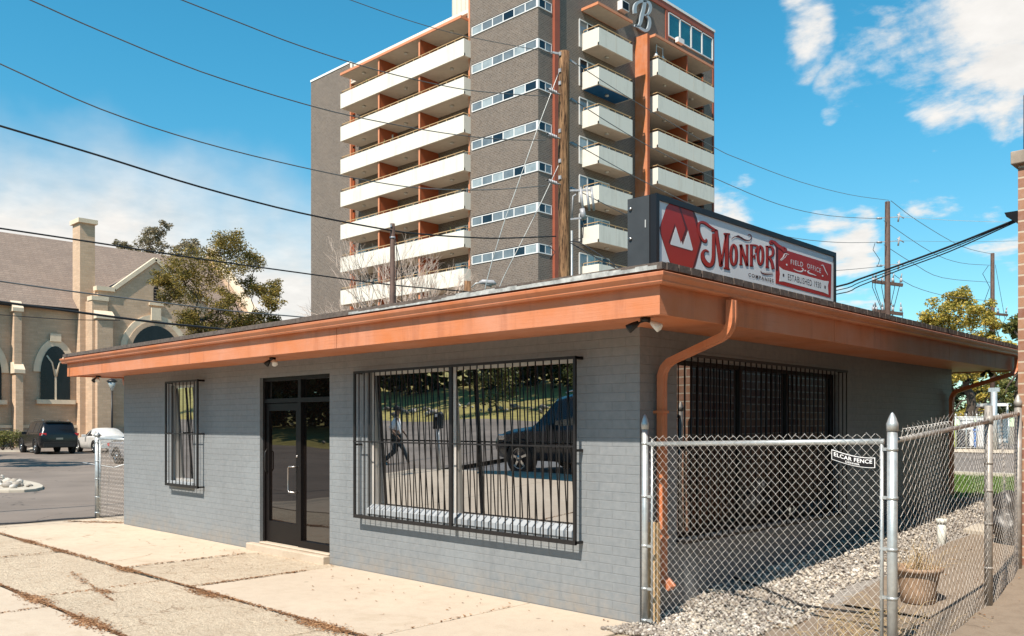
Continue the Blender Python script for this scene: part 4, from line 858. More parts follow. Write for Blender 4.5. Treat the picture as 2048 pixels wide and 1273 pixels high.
# ------------------------------------------------------------ ground-level bits by the fence
def bits():
    p = onp(1836, 1208, 2, .12)
    t = thing('planter_pot', 'large weathered plant pot full of dry stems behind the fence', 'plant pot', (p.x, p.y, GR(p.x, p.y) + .01))
    m = MB(); m.lathe((0, 0, 0), [(.135, 0), (.150, .01), (.160, .12), (.182, .26), (.190, .29), (.215, .295), (.22, .32), (.215, .335), (.20, .335), (.19, .31), (.185, .29)], 28); m.build('pot', 'terracotta', t)
    m = MB(); m.lathe((0, 0, .27), [(.184, 0), (.15, .015), (.05, .03)], 18); m.build('soil', 'soil', t)
    m = MB(); rn = random.Random(4)
    for k in range(90):
        a = rn.uniform(0, 6.28); r = rn.uniform(0, .16); l = rn.uniform(.08, .38); x = r * math.cos(a); y = r * math.sin(a); dx = rn.gauss(0, .12) + x * .5; dy = rn.gauss(0, .12) + y * .5
        m.tube([(x, y, .27), (x + dx * .4, y + dy * .4, .27 + l * .6), (x + dx, y + dy, .27 + l * rn.uniform(.5, 1))], [.003, .0025, .0012], 3, False)
    m.build('dry_stem', 'straw', t)
    p = onp(1883, 1084, 2, .33); t = thing('vent_pipe', 'white capped plastic pipe standing in the gravel', 'pipe', (p.x, p.y, .30)); m = MB(); m.tube([(0, 0, -.1), (0, 0, .30)], .052, 16); m.build('pipe', 'pvc', t); m = MB(); m.tube([(0, 0, .26), (0, 0, .32)], .062, 16); m.build('cap', 'pvc', t)
    m = MB(); rn = random.Random(8)
    for k in range(150):
        x = 1.75 + rn.gauss(0, .20); y = .9 + rn.gauss(0, .42); l = rn.uniform(.08, .4); a = rn.uniform(0, 6.28); z = GR(x, max(y, 0)) + .01
        m.tube([(x, y, z), (x + l * .5 * math.cos(a), y + l * .5 * math.sin(a), z + l * .4), (x + l * math.cos(a), y + l * math.sin(a), z + l * rn.uniform(.1, .5))], [.003, .002, .001], 3, False)
    o = m.build('dry_grass', 'straw'); o['kind'] = 'stuff'; o['label'] = 'dry straw coloured weeds beside the gate post'
    m = MB(); pts = [onp(x, y, 2, .04) for x, y in [(1425, 1172), (1470, 1190), (1530, 1210), (1600, 1228), (1650, 1234), (1700, 1240), (1780, 1250)]]; m.tube([(q.x, q.y, GR(q.x, max(q.y, 0)) + .035) for q in pts], .012, 8); tag(m.build('garden_hose', 'rubber'), 'thin black hose lying across the gravel and path', 'hose')
    # heap by the brick pier
    p = onp(2016, 1075, 2, .42); t = thing('rubbish_bag', 'black bags slumped against the brick pier', 'bag', (p.x, p.y, p.z)); rn = random.Random(2)
    for k, (x, y, z, r) in enumerate([(0, 0, .15, .2), (.1, .25, .2, .22), (-.02, .12, .42, .15)]):
        m = MB(); bm = bmesh.new(); bmesh.ops.create_icosphere(bm, subdivisions=3, radius=r)
        for v in bm.verts: v.co *= 1 + .35 * noise.noise(v.co * 7 + Vector((k * 5, 0, 0)))
        m.add([v.co + Vector((x, y, z)) for v in bm.verts], [tuple(v.index for v in f.verts) for f in bm.faces], True); bm.free(); m.build('bag', 'bag', t)
    m = MB(); p = onp(1900, 1058, 2, .45); rn = random.Random(6)
    for nm, pts, lb in [('stepping_stone', [(1925, 1058), (1975, 1042), (1992, 1052), (1985, 1066)], 'flat pale stone slab at the far end of the gravel')]:
        q = [onp(a_, b_, 2, .42) for a_, b_ in pts]; m.prism([(v.x, v.y, .34) for v in q], (0, 0, .09)); tag(m.build(nm, 'kerb', bevel=.02), lb, 'stone')
bits()

# ------------------------------------------------------------ brick building at right edge
def brick_building():
    t = thing('brick_building', 'red and buff brick building pier at the right edge', 'building')
    c = onp(2036, 1140, 2, .24); y0 = c.y + .18; x0 = onp(2036, 849, 1, y0).x
    zt = onp(2034, 330, 1, y0).z
    m = MB(); m.box(x0, x0 + 9, y0, y0 + 8.0, -.2, zt); m.build('wall', 'red_brick', t)
    m = MB(); m.box(x0 - .06, x0 + 9, y0 - .06, y0 + 8.06, zt, zt + .14); m.build('coping', 'rubble', t, bevel=.01)
    zl = onp(2020, 420, 1, y0).z; m = MB(); m.prism([(x0 - .001, y0 + .1, zl), (x0 - .16, y0 + .1, zl), (x0 - .14, y0 + .1, zl - .05), (x0 - .001, y0 + .1, zl - .15)], (0, 5, 0)); m.build('cornice', 'black_frame', t)
    
    m = MB(); m.tube([(x0 + .04, y0 + .35, zt + .1), (x0 + .04, y0 + .35, zt + .85)], .07, 14); m.build('flue', 'pole_dark', t)
brick_building()

# ------------------------------------------------------------ high-rise
X1 = -36.0; YT = 38.24; FH = 2.85
def highrise():
    t = thing('apartment_tower', 'tall brown brick apartment tower with cream balconies and rust red panels', 'building')
    TOP = 36.5
    wx = onp(940, 849, 1, YT).x                            # tower wing left edge
    YR = 39.24                                             # recessed brick plane
    lx0 = onp(622, 849, 1, YR).x; lx1 = onp(700, 849, 1, YR).x
    ydf = 37.72; dx1 = onp(757, 849, 1, ydf).x; dx2 = onp(838, 849, 1, ydf).x
    yb = (onp(792, 849, 0, dx1).y + onp(876, 849, 0, dx2).y) / 2
    bx0 = onp(681, 849, 1, 37.55).x; bx1 = onp(928, 849, 1, 37.55).x
    yA = [onp(1157, 849, 0, X1).y, onp(1218, 849, 0, X1).y]; ox = -34.44
    aY = (43.05, onp(1265, 849, 0, ox).y); yf = onp(1270, 849, 0, X1).y; bY = (50.48, onp(1428, 849, 0, ox).y)
    ye = onp(1427, 849, 0, X1).y; ywin = onp(1335, 849, 0, X1).y
    # walls
    m = MB(); m.box(lx0, lx1, YR, 58, -.3, 34.0); m.build('left_wall', 'tower_brick', t)
    m = MB(); m.box(lx1 + .01, wx - .01, yb, yb + 1, -.3, 33.6); m.build('recess_wall', 'tower_brick', t)
    m = MB(); m.box(wx, X1, YT, yf + .3, -.3, TOP)
    rx = X1 - 1.9
    m.box(wx, rx, yf + .301, ye - .02, -.3, TOP - .02); m.box(rx + .001, X1, yf + .301, ye - .02, 32.35, TOP); m.box(rx + .001, X1, onp(1408, 849, 0, X1).y, ye - .02, -.3, 32.34)
    m.build('tower_wall', 'tower_brick', t)
    m = MB(); m.box(lx0 - .05, lx1 + .03, YR - .05, 58, 34.0, 34.18); m.build('roof_cap', 'white_paint', t); m = MB(); m.box(wx - .2, X1 + .12, YT - .1, ye + .1, TOP + .02, TOP + .22); m.build('roof_cap', 'white_paint', t)
    m = MB(); m.box(X1 + .001, X1 + .08, yf - 3.6, ye, TOP - .50, TOP + .01); m.box(X1 + .001, X1 + .08, ye - .22, ye, 1, TOP - .551); m.box(X1 + .001, X1 + .08, ywin - .35, ywin, 33.4, TOP - .551); m.build('coral_band', 'rust_post', t)
    # penthouse glazing
    m = MB(); z0, z1 = 32.55, TOP - .95
    ys = np.linspace(ywin + .05, ye - .28, 5)
    fz = [onp(1346, 72, 0, X1).z, onp(1346, 24, 0, X1).z]; z1 = 35.90; z0 = 33.96 - .40
    for y in ys: m.box(X1 + .001, X1 + .10, y - .07, y + .07, z0 + .4, z1)
    m.box(X1 + .001, X1 + .1, ys[0] - .07, ys[-1] + .07, z1 - .08, z1 - .001); m.box(X1 + .001, X1 + .1, ys[0] - .07, ys[-1] + .07, z0 + .33, z0 + .42); w = m.build('penthouse_window', 'white_frame', t)
    for i in range(4): m = MB(); m.box(X1 + .001, X1 + .04, ys[i] + .07, ys[i + 1] - .07, z0 + .42, z1 - .08); m.build('pane', 'teal_glass', w)
    m = MB(); m.box(X1 + .101, X1 + .4, ywin + 1.0, ywin + 1.9, z0 + .1, z0 + .5); m.build('air_conditioner', 'white_frame', t)
    m = MB(); y = onp(1242, 20, 0, X1).y; z = onp(1242, 16, 0, X1).z; m.box(X1 + .001, X1 + .45, y - .45, y + .45, z - .35, z + .35); ac = m.build('air_conditioner', 'white_frame', t); m = MB(); m.box(X1 + .451, X1 + .46, y - .38, y + .38, z - .28, z + .28); m.build('vent', 'black_frame', ac)
    # corrugated plant room
    a = onp(905, 0, 1, 42.0).x; m = MB(); m.box(a, wx - .01, 42, 47, 33.5, 39)
    for k in range(12): x = a + (wx - a) * k / 12; m.box(x, x + .06, 41.95, 42 - .001, 33.5, 39)
    m.build('plant_room', 'corrugated', t)
    # vertical orange post strips
    y0, y1 = onp(1105, 849, 0, X1).y, onp(1115, 849, 0, X1).y
    m = MB(); m.box(X1 + .001, X1 + .22, y0, y1, -.2, TOP + .0); m.build('corner_post', 'rust_post', t)
    m = MB(); m.box(wx - .16, wx - .001, YT - .02, YT + .35, -.2, TOP - .3); m.build('edge_post', 'coral', t)
    m = MB(); m.box(lx1 + .001, lx1 + .13, YR - .02, YR + .2, -.2, 33.6); m.build('edge_post', 'coral', t)
    # fin between the balcony stacks
    m = MB(); fxo = onp(1295, 849, 1, yf).x; m.box(X1 + .001, fxo, yf, yf + .30, -.2, 32.30); m.build('fin', 'rust', t); m = MB(); m.box(X1 + .02, fxo - .01, yf - .02, yf - .001, -.2, 32.28); m.build('fin_face', 'orange', t)
    # window bands on the tower
    rn = random.Random(12)
    for k in range(-1, 10):
        zt = onp(1077, 76.4, 1, YT).z - FH * k; zb = zt - .60
        if zb < .5 or zt > TOP - .4: continue
        m = MB(); fx0, fx1 = wx + .25, X1 + .03; n = 6; e = .05
        m.box(fx0, fx1, YT - .04, YT + .05, zt - .06, zt); m.box(fx0, fx1, YT - .05, YT + .05, zb - .07, zb)
        m.box(X1 - .05, X1 + .04, YT + .051, YT + 1.40, zt - .06, zt); m.box(X1 - .05, X1 + .05, YT + .051, YT + 1.40, zb - .07, zb)
        xs = [fx0 + (X1 - .12 - fx0) * i / n for i in range(n + 1)]
        for x in xs: m.box(x - .045, x + .045, YT - .035, YT + .04, zb, zt - .06)
        m.box(X1 - .11, X1 + .035, YT - .042, YT + .11, zb, zt - .06); m.box(X1 - .05, X1 + .035, YT + .70, YT + .76, zb, zt - .06); m.box(X1 - .05, X1 + .035, YT + 1.34, YT + 1.40, zb, zt - .06)
        wo = m.build('window', 'white_frame', t)
        m = MB(); m.box(fx0 - .02, X1 - .002, YT - .012, YT - .001, zt + .001, zt + .07); m.build('lintel', 'black_frame', wo)
        for i in range(n):
            m = MB(); m.box(xs[i] + .045, xs[i + 1] - .045, YT - .02, YT - .002, zb, zt - .06); m.build('pane', rn.choice(['flat_glass', 'blind', 'flat_glass', 'blind', 'dark_glass', 'flat_glass']), wo)
        for ya, yb_ in [(YT + .11, YT + .70), (YT + .76, YT + 1.34)]:
            m = MB(); m.box(X1 + .002, X1 + .02, ya, yb_, zb, zt - .06); m.build('pane', 'dark_glass' if ya < YT + .5 else 'flat_glass', wo)
    def railing(mb, pts, z):
        for i in range(len(pts) - 1):
            a = Vector((*pts[i], z)); b = Vector((*pts[i + 1], z)); mb.bar(a, b, .06, .045); n = max(1, int((b - a).length / .95))
            for j in range(n + 1): p = a + (b - a) * j / n; mb.box(p.x - .02, p.x + .02, p.y - .02, p.y + .02, z - .21, z)
    def lamp(x, y, z, par):
        m = MB(); m.lathe((x, y, z - .14), [(.10, 0), (.15, .03), (.15, .139)], 10); m.build('ceiling_light', 'alu', par)
    # long balconies on the sunlit front
    for k in range(0, 11):
        zt = 30.52 - FH * k; zb = zt - 1.26
        if zb < .2: continue
        m = MB(); yf0 = 37.55
        m.box(bx0, bx1, yf0, yb - .001, zb + .001, zb + .20); m.box(bx0, bx1, yf0 - .001, yf0 + .12, zb, zt); m.box(bx0 - .001, bx0 + .12, yf0 + .12, YR, zb, zt); m.box(bx1 - .12, bx1 + .001, yf0 + .12, YR, zb, zt)
        b = m.build('balcony', 'cream', t)
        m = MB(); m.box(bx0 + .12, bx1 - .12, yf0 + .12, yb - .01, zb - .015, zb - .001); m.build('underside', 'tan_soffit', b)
        m = MB(); railing(m, [(bx0 + .1, YR - .1), (bx0 + .1, yf0 + .08), (bx1 - .1, yf0 + .08), (bx1 - .1, YR - .1)], zt + .21); m.build('railing', 'pale_wood', b)
        for cx_ in ((lx1 + dx1) / 2, (dx1 + dx2) / 2, (dx2 + bx1) / 2 + .3): lamp(cx_, 38.5, zb - .012, b)
        for i, x in enumerate((lx1 + .14, dx1, dx2)):
            m = MB(); m.box(x, x + .14, ydf if i else YR + .21, yb - .002, zb + .20, zb + FH - .02); m.build('divider', 'rust', t)
            if i: m = MB(); m.box(x - .02, x + .16, ydf - .04, ydf - .001, zt, zb + FH - .02); m.build('divider_edge', 'coral', t)
        for i, (xa, xb) in enumerate([(lx1 + .5, dx1 - .4), (dx1 + 1.4, dx2 - .1), (dx2 + 2.2, wx - .5)]):
            m = MB(); z0, z1 = zb + .22, zb + 2.25; w = (xb - xa)
            m.box(xa, xb, yb - .06, yb - .001, z1 - .08, z1); m.box(xa, xb, yb - .06, yb - .001, z0, z0 + .06)
            for f in (0, .25, .5, 1): x = xa + w * f; m.box(x - .04, x + .04, yb - .06, yb - .001, z0 + .06, z1 - .08)
            wo = m.build('balcony_door', 'white_frame', t)
            for f0, f1, mt in ((0, .25, 'blind'), (.25, .5, 'dark_glass'), (.5, 1, 'flat_glass')): m = MB(); m.box(xa + w * f0 + .04, xa + w * f1 - .04, yb - .03, yb - .002, z0 + .06, z1 - .08); m.build('pane', mt, wo)
    p = onp(778, 283, 1, 39.0); m = MB(); m.box(p.x - .55, p.x + .55, 39.0, 39.03, p.z - .9, p.z + .45); m.build('hung_cloth', 'white_paint', t)
    rr = random.Random(31)
    for k, fx_, kind in [(0, .13, 'p'), (0, .2, 'p'), (1, .62, 'c'), (2, .35, 'p'), (3, .8, 'c'), (4, .12, 'p'), (5, .55, 'c'), (5, .88, 'p'), (6, .3, 'c'), (6, .70, 'p')]:
        x = bx0 + (bx1 - bx0) * fx_; z = 30.52 - FH * k - 1.06; y = 38.0
        if kind == 'p': m = MB(); m.lathe((x, y, z), [(.14, 0), (.2, .35)], 10); [m.tube([(x, y, z + .3), (x + rr.gauss(0, .12), y, z + 1.0 + rr.random() * .7)], .03, 4) for _ in range(5)]; m.build('balcony_plant', 'leaf_shrub', t)
        else: m = MB(); m.box(x - .3, x + .3, y, y + .5, z + .4, z + .46); m.box(x - .3, x + .3, y + .5, y + .55, z + .4, z + 1.3); [m.box(x + a - .03, x + a + .03, y + b, y + b + .05, z, z + .4) for a in (-.26, .26) for b in (0, .45)]; m.build('balcony_chair', 'greybox', t)
    # canopies over the top row
    def canopy(x0, x1, y0, y1, z):
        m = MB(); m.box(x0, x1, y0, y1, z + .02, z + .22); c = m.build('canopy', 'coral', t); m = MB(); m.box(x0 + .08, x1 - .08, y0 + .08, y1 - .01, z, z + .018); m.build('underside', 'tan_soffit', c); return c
    zc = 30.52 - 1.26 + FH
    c = canopy(bx0, wx - .2, 37.5, YR - .01, zc); m = MB(); m.box(lx1 + .01, wx - .2, YR, yb, zc + .02, zc + .2); m.build('recess_ceiling', 'tan_soffit', t)
    for cx_ in ((lx1 + dx1) / 2, (dx1 + dx2) / 2, (dx2 + bx1) / 2 + .3): lamp(cx_, 38.5, zc - .005, c)
    # clerestory parapet behind the canopy
    m = MB(); m.box(lx1 + .6, wx - .2, YR + .0, YR + .35, 33.45, 33.75); m.box(lx1 + .02, lx1 + .3, YR, YR + .3, 32.4, 34.0)
    for x in (lx1 + 1.0, dx1 + 1.0, dx2 - .6, dx2 + 4): m.box(x, x + .35, YR + .0, YR + .3, 32.4, 33.449)
    m.build('parapet_beam', 'cream', t)
    m = MB(); m.box(lx1 + 1, wx - .2, YR + .5, YR + .6, 32.4, 33.45); m.build('louvre_panel', 'lilac', t)
    m = MB(); x = lx1 + 1.5
    while x < wx - .4: m.box(x, x + .1, YR + .36, YR + .49, 32.4, 33.44); x += .62
    m.build('louvre_blade', 'rust', t)
    # balcony stacks on the shaded side
    for st, (ya, yb2) in (('A', aY), ('B', bY)):
        for k in range(0, 10):
            zt = 30.50 - FH * k; zb = zt - 1.26
            if zb < .5: continue
            m = MB(); inner = X1 + .001 if st == 'A' else rx + .001
            m.box(inner, ox, ya, yb2, zb + .001, zb + .2); m.box(ox - .12, ox + .001, ya, yb2, zb, zt); m.box(X1 + .001, ox - .12, ya - .001, ya + .12, zb, zt); m.box(X1 + .001, ox - .12, yb2 - .12, yb2 + .001, zb, zt)
            b = m.build('balcony', 'cream', t)
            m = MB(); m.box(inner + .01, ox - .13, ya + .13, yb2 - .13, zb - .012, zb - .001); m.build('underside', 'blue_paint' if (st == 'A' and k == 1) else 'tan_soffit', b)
            m = MB(); railing(m, [(X1 + .1, ya + .06), (ox - .06, ya + .06), (ox - .06, yb2 - .06), (X1 + .1, yb2 - .06)], zt + .21); m.build('railing', 'pale_wood', b)
            lamp(X1 + .7, (ya + yb2) / 2 - (0 if st == 'A' else 2.0), zb - .012, b)
            if st == 'B': lamp(X1 + .7, (ya + yb2) / 2 + 2.0, zb - .012, b)
            for f in ((.5,) if st == 'A' else (.36, .62)):
                m = MB(); y = ya + (yb2 - ya) * f; m.box(ox + .0005, ox + .006, y - .015, y + .015, zb + .02, zt - .02); m.build('joint', 'tan_soffit', b)
            if st == 'A':
                m = MB(); z0, z1 = zb + .2, zb + 2.25; y0, y1 = yA[0] + .08, yA[1]; dd = X1 + .05
                m.box(X1 + .001, dd, y0, y1, z1 - .08, z1)
                for f in (0, .26, .5, .74, 1): y = y0 + (y1 - y0) * f; m.box(X1 + .001, dd, y - .05, y + .05, z0, z1 - .08)
                wo = m.build('balcony_door', 'white_frame', t)
                for i in range(4): m = MB(); fs = (0, .26, .5, .74, 1); m.box(X1 + .001, X1 + .025, y0 + (y1 - y0) * fs[i] + .05, y0 + (y1 - y0) * fs[i + 1] - .05, z0, z1 - .08); m.build('pane', ['flat_glass', 'dark_glass', 'flat_glass', 'blind'][(i + k) % 4], wo)
            else:
                yd = onp(1374, 849, 0, ox - .12).y; ye2 = onp(1405, 849, 0, X1).y
                for y, xe in ((yd, ox - .13), (ye2, X1 - .001)): m = MB(); m.box(rx + .01, xe, y, y + .14, zb + .2, zb + FH - .02); m.build('divider', 'rust', t)
                m = MB(); z0, z1 = zb + .2, zb + 2.2; m.box(rx + .001, rx + .05, ya + .4, ya + 4.6, z1 - .08, z1)
                for f in (0, .33, .66, 1): y = ya + .4 + 4.2 * f; m.box(rx + .001, rx + .05, y - .04, y + .04, z0, z1 - .08)
                wo = m.build('balcony_door', 'white_frame', t)
                for f in range(3): m = MB(); m.box(rx + .002, rx + .02, ya + .44 + 1.4 * f, ya + 1.76 + 1.4 * f, z0, z1 - .08); m.build('pane', ['flat_glass', 'dark_glass', 'blind'][(f + k) % 3], wo)
    canopy(X1 + .001, ox, aY[0] - .1, aY[1] + .05, zc); canopy(rx, ox, bY[0] - .35, bY[1], zc)
    # the pale script letter on the brick
    m = MB()
    def fb(cx_, cy_, off): p = onp(1220 + cx_ / 9.09, cy_ / 9.09, 0, X1 + .15); p.x += off; return tuple(p)
    for pts, w in [([(438, 255), (432, 170), (455, 90), (520, 45), (600, 20), (650, 5)], [56, 54, 54, 50, 60, 60]), ([(605, 20), (598, 140), (560, 300), (535, 420), (500, 480), (430, 478)], [62, 62, 62, 50, 45, 40]),
                   ([(620, 40), (680, 60), (712, 130), (700, 220), (650, 280), (590, 288)], [30, 48, 52, 50, 36, 20]), ([(640, 285), (690, 350), (700, 440), (680, 530), (630, 570), (560, 545), (500, 505), (430, 478)], [26, 44, 52, 52, 52, 48, 44, 36])]:
        ribbon(m, pts, w, fb, .14)
    m.build('letter_sign', 'b_letter', t)
    # patio things on the top corner balcony
    m = MB(); 
    for dy_ in (0, .9):
        m.tube([(ox - .5, bY[0] + .5 + dy_, 29.5), (ox - .5, bY[0] + .5 + dy_, 31.9)], .03, 6); m.lathe((ox - .5, bY[0] + .5 + dy_, 30.9), [(.32, 0), (.12, .12), (.1, .3)], 10)
    m.tube([(ox - .5, bY[0] + .5, 31.8), (ox - .5, bY[0] + 1.4, 31.8)], .025, 6)
    m.build('balcony_lantern', 'white_frame', t)
highrise()

# ------------------------------------------------------------ church
XC = -60.0
def church():
    t = thing('church', 'buff brick church with pointed windows and brown shingle roof', 'church')
    def Y(px, x=XC): return onp(px, 849, 0, x).y
    def Z(px, py, x=XC): return onp(px, py, 0, x).z
    ze = Z(80, 612); y_end = Y(500); yr = XC - 7.0
    # ridge from picture at px 0 and 333 on the plane of the ridge
    zr = (onp(0, 462, 0, yr).z + onp(333, 513, 0, yr).z) / 2
    def arch(y0, y1, zb, zs, za, n=8):                      # pointed arch outline (y, z)
        c = (y0 + y1) / 2; L_ = []; 
        for k in range(n + 1): s = k / n; L_.append((y0 + (c - y0) * (1 - math.cos(s * math.pi / 2) ) ** .9 , zs + (za - zs) * math.sin(s * math.pi / 2)))
        Rr = [(2 * c - y, z) for y, z in L_[::-1]][1:]; return [(y0, zb)] + L_ + Rr + [(y1, zb)]
    def wall_plate(name, outline, x, mat, off, par): m = MB(); m.prism([(x, y, z) for y, z in outline], (off, 0, 0)); return m.build(name, mat, par)
    m = MB(); m.box(XC - 14, XC, -15, y_end, .9, ze); m.build('nave_wall', 'church_brick', t)
    m = MB(); m.box(XC - .2, XC + .18, -15, Y(185), -.2, 1.55); m.build('plinth', 'rubble', t); m = MB(); m.box(XC - .2, XC + .24, -15, Y(183), 1.552, 1.75); m.build('ledge', 'stone', t)
    m = MB(); m.add([(XC + .35, -15, ze - .05), (XC + .35, y_end, ze - .05), (yr, y_end, zr), (yr, -15, zr), (XC - 14.3, -15, ze - .05), (XC - 14.3, y_end, ze - .05)], [(0, 1, 2, 3), (3, 2, 5, 4), (0, 3, 4), (1, 5, 2)])
    m.build('roof', 'shingle', t); m = MB(); m.box(XC + .30, XC + .5, -15, Y(155), ze - .22, ze - .03); m.build('roof_gutter', 'black_frame', t)
    # end parapet
    m = MB(); yy = y_end; m.prism([(XC + .3, yy, ze - .6), (XC + .3, yy, ze + .9), (yr, yy, zr + .9), (XC - 14.3, yy, ze + .9), (XC - 14.3, yy, ze - .6)], (0, .5, 0)); m.build('end_gable', 'church_brick', t)
    m = MB(); m.bar((XC + .5, yy + .2, ze + .85), (yr, yy + .2, zr + 1.05), .75, .3); m.box(XC - .3, XC + .7, yy - .5, yy + .7, ze - .1, ze + .95); m.build('coping', 'stone', t)
    # chimney
    c0, c1 = Y(160, XC + .7), Y(190, XC + .7); zc = Z(172, 447, XC + .7)
    m = MB(); m.box(XC - .7, XC + .7, c0, c1, -.2, zc); ch = m.build('chimney', 'church_brick', t); m = MB(); m.box(XC - .85, XC + .85, c0 - .15, c1 + .15, zc, zc + .3); m.build('chimney_cap', 'stone', ch)
    m = MB(); m.tube([(XC + .9, c1 + .55, 0), (XC + .9, c1 + .55, Z(185, 625))], .09, 8); m.box(XC + .65, XC + 1.1, c1 + .25, c1 + .85, Z(185, 628), Z(185, 612)); m.build('downpipe', 'galv', t)
    # buttresses
    for a, b, zt, nm in [(22, 43, 625, 0), (-60, -40, 630, 0)]:
        y0, y1 = Y(a + 6, XC + .6), Y(b, XC + .6); z1 = Z(30, zt); z2 = Z(30, 748); m = MB(); m.box(XC + .001, XC + .65, y0, y1, -.2, z1); m.box(XC + .651, XC + .95, y0, y1, -.2, z2); bt = m.build('buttress', 'church_brick', t)
        m = MB()
        for zz, xo in ((z1, .65), (z2, .95)): m.prism([(XC + .0, y0 - .1, zz + .001), (XC + xo + .1, y0 - .1, zz + .001), (XC + xo + .1, y0 - .1, zz + .25), (XC + xo - .45, y0 - .1, zz + .75), (XC, y0 - .1, zz + .75)], (0, y1 - y0 + .2, 0))
        m.build('buttress_cap', 'stone', bt)
    # lancets
    def lancet(y0, y1, zb, zs, za, x, par, tr=True):
        w = .45; wall_plate('surround', arch(y0 - w, y1 + w, zs, zs, za + w * 1.1), x, 'stone', .10, par)
        wo = wall_plate('window', arch(y0, y1, zb, zs, za), x + .101, 'church_glass', .03, par)
        m = MB(); c = (y0 + y1) / 2; m.box(x + .131, x + .17, c - .06, c + .06, zb, zs + .2)
        if tr:
            for s in (-1, 1): m.tube([(x + .15, c + s * .04, zs - .3), (x + .15, c + s * (y1 - y0) * .12, zs + (za - zs) * .35), (x + .15, c + s * (y1 - y0) * .30, zs + (za - zs) * .62)], .06, 5)
        m.build('tracery', 'stone', wo); m = MB(); m.box(x + .001, x + .3, y0 - .3, y1 + .3, zb - .3, zb - .001); m.build('window_sill', 'stone', wo)
        m = MB(); m.box(x + .101, x + .2, c - .35, c + .35, za + w * .7, za + w * 1.9); m.build('keystone', 'stone', wo)
    lancet(Y(80), Y(139), Z(110, 800), Z(110, 745), Z(110, 693), XC, t); lancet(Y(-58), Y(2), Z(-30, 800), Z(-30, 745), Z(-30, 693), XC, t)
    # transept
    xt = XC + 1.6
    g0, g1 = Y(196, xt), Y(436, xt); gc = onp(311, 849, 0, xt).y; g1 = gc + (gc - g0)
    zs = Z(205, 582, xt); za = Z(311, 525, xt); za = (za + zs + (gc - g0) * .62) / 2
    m = MB(); m.prism([(xt, g0, -.2), (xt, g1, -.2), (xt, g1, zs), (xt, g1 - 1.2, zs + .1), (xt, gc, za), (xt, g0 + 1.2, zs + .1), (xt, g0, zs)], (-.9, 0, 0)); m.box(xt - 9, xt - .901, g0 + .3, g1 - .3, -.2, zs - .3); m.build('transept_wall', 'church_brick', t)
    m = MB(); m.add([(xt - .901, g0 + .1, zs - .3), (xt - .901, gc, za - .35), (xt - 9, gc, za - .35), (xt - 9, g0 + .1, zs - .3), (xt - .901, g1 - .1, zs - .3), (xt - 9, g1 - .1, zs - .3)], [(0, 1, 2, 3), (1, 4, 5, 2)]); m.build('transept_roof', 'shingle', t)
    m = MB()
    for s, ya in ((1, g0), (-1, g1)): m.bar((xt - .1, ya + s * 1.1, zs + .25), (xt - .1, gc, za + .22), .45, .28); m.box(xt - .5, xt + .15, ya - .15 if s > 0 else ya - 1.1, ya + 1.1 if s > 0 else ya + .15, zs, zs + .3)
    m.box(xt - .5, xt + .35, g0 - .55, g0 + .6, zs - .75, zs - .45); m.build('coping', 'stone', t)
    m = MB(); m.box(xt - 1.2, xt + .3, g0 - .5, g0 + .55, -.2, zs - .76); zb_ = Z(205, 752, xt); m.box(xt + .301, xt + .7, g0 - .3, g0 + .75, -.2, Z(205, 640, xt)); bt = m.build('buttress', 'church_brick', t)
    m = MB(); m.prism([(xt + .3, g0 - .4, Z(205, 640, xt) + .001), (xt + .8, g0 - .4, Z(205, 640, xt) + .001), (xt + .8, g0 - .4, Z(205, 640, xt) + .2), (xt + .3, g0 - .4, Z(205, 640, xt) + .6)], (0, 1.25, 0)); m.build('buttress_cap', 'stone', bt)
    wy0, wy1 = Y(262, xt), Y(356, xt); zsp = Z(300, 700, xt); zap = Z(304, 652, xt)
    w = .8; wall_plate('surround', arch(wy0 - w, wy1 + w, zsp, zsp, zap + w), xt, 'stone', .12, t); wall_plate('surround_inner', arch(wy0 - .35, wy1 + .35, zsp, zsp, zap + .35), xt + .121, 'church_brick', .05, t)
    wo = wall_plate('window', arch(wy0, wy1, zsp - 5, zsp, zap), xt + .172, 'church_glass', .03, t); m = MB()
    for k in range(1, 4): yq = wy0 + (wy1 - wy0) * k / 4; m.box(xt + .203, xt + .24, yq - .04, yq + .04, zsp - 5, zsp + .6)
    m.box(xt + .203, xt + .25, wy0, wy1, zsp - .1, zsp); m.build('tracery', 'black_frame', wo); c = (wy0 + wy1) / 2; m = MB(); m.box(xt + .121, xt + .25, c - .35, c + .35, zap + .4, zap + 1.3); m.build('keystone', 'stone', wo)
    la, lb = Y(307, xt), Y(317, xt); wo = wall_plate('louvre_window', arch(la, lb, Z(312, 602, xt), Z(312, 580, xt), Z(312, 573, xt)), xt + .001, 'black_frame', .05, t)
    m = MB(); 
    for k in range(5): z = Z(312, 602, xt) + .1 + k * .22; m.box(xt + .051, xt + .08, la + .05, lb - .05, z, z + .07)
    m.build('louvre', 'shingle', wo); m = MB(); m.box(xt + .001, xt + .15, la - .35, lb + .35, Z(312, 612, xt), Z(312, 607, xt)); m.build('window_sill', 'stone', wo)
    m = MB(); m.box(xt + .001, xt + .15, g0 + .8, g1, -.2, 1.6); m.build('plinth', 'rubble', t)
church()

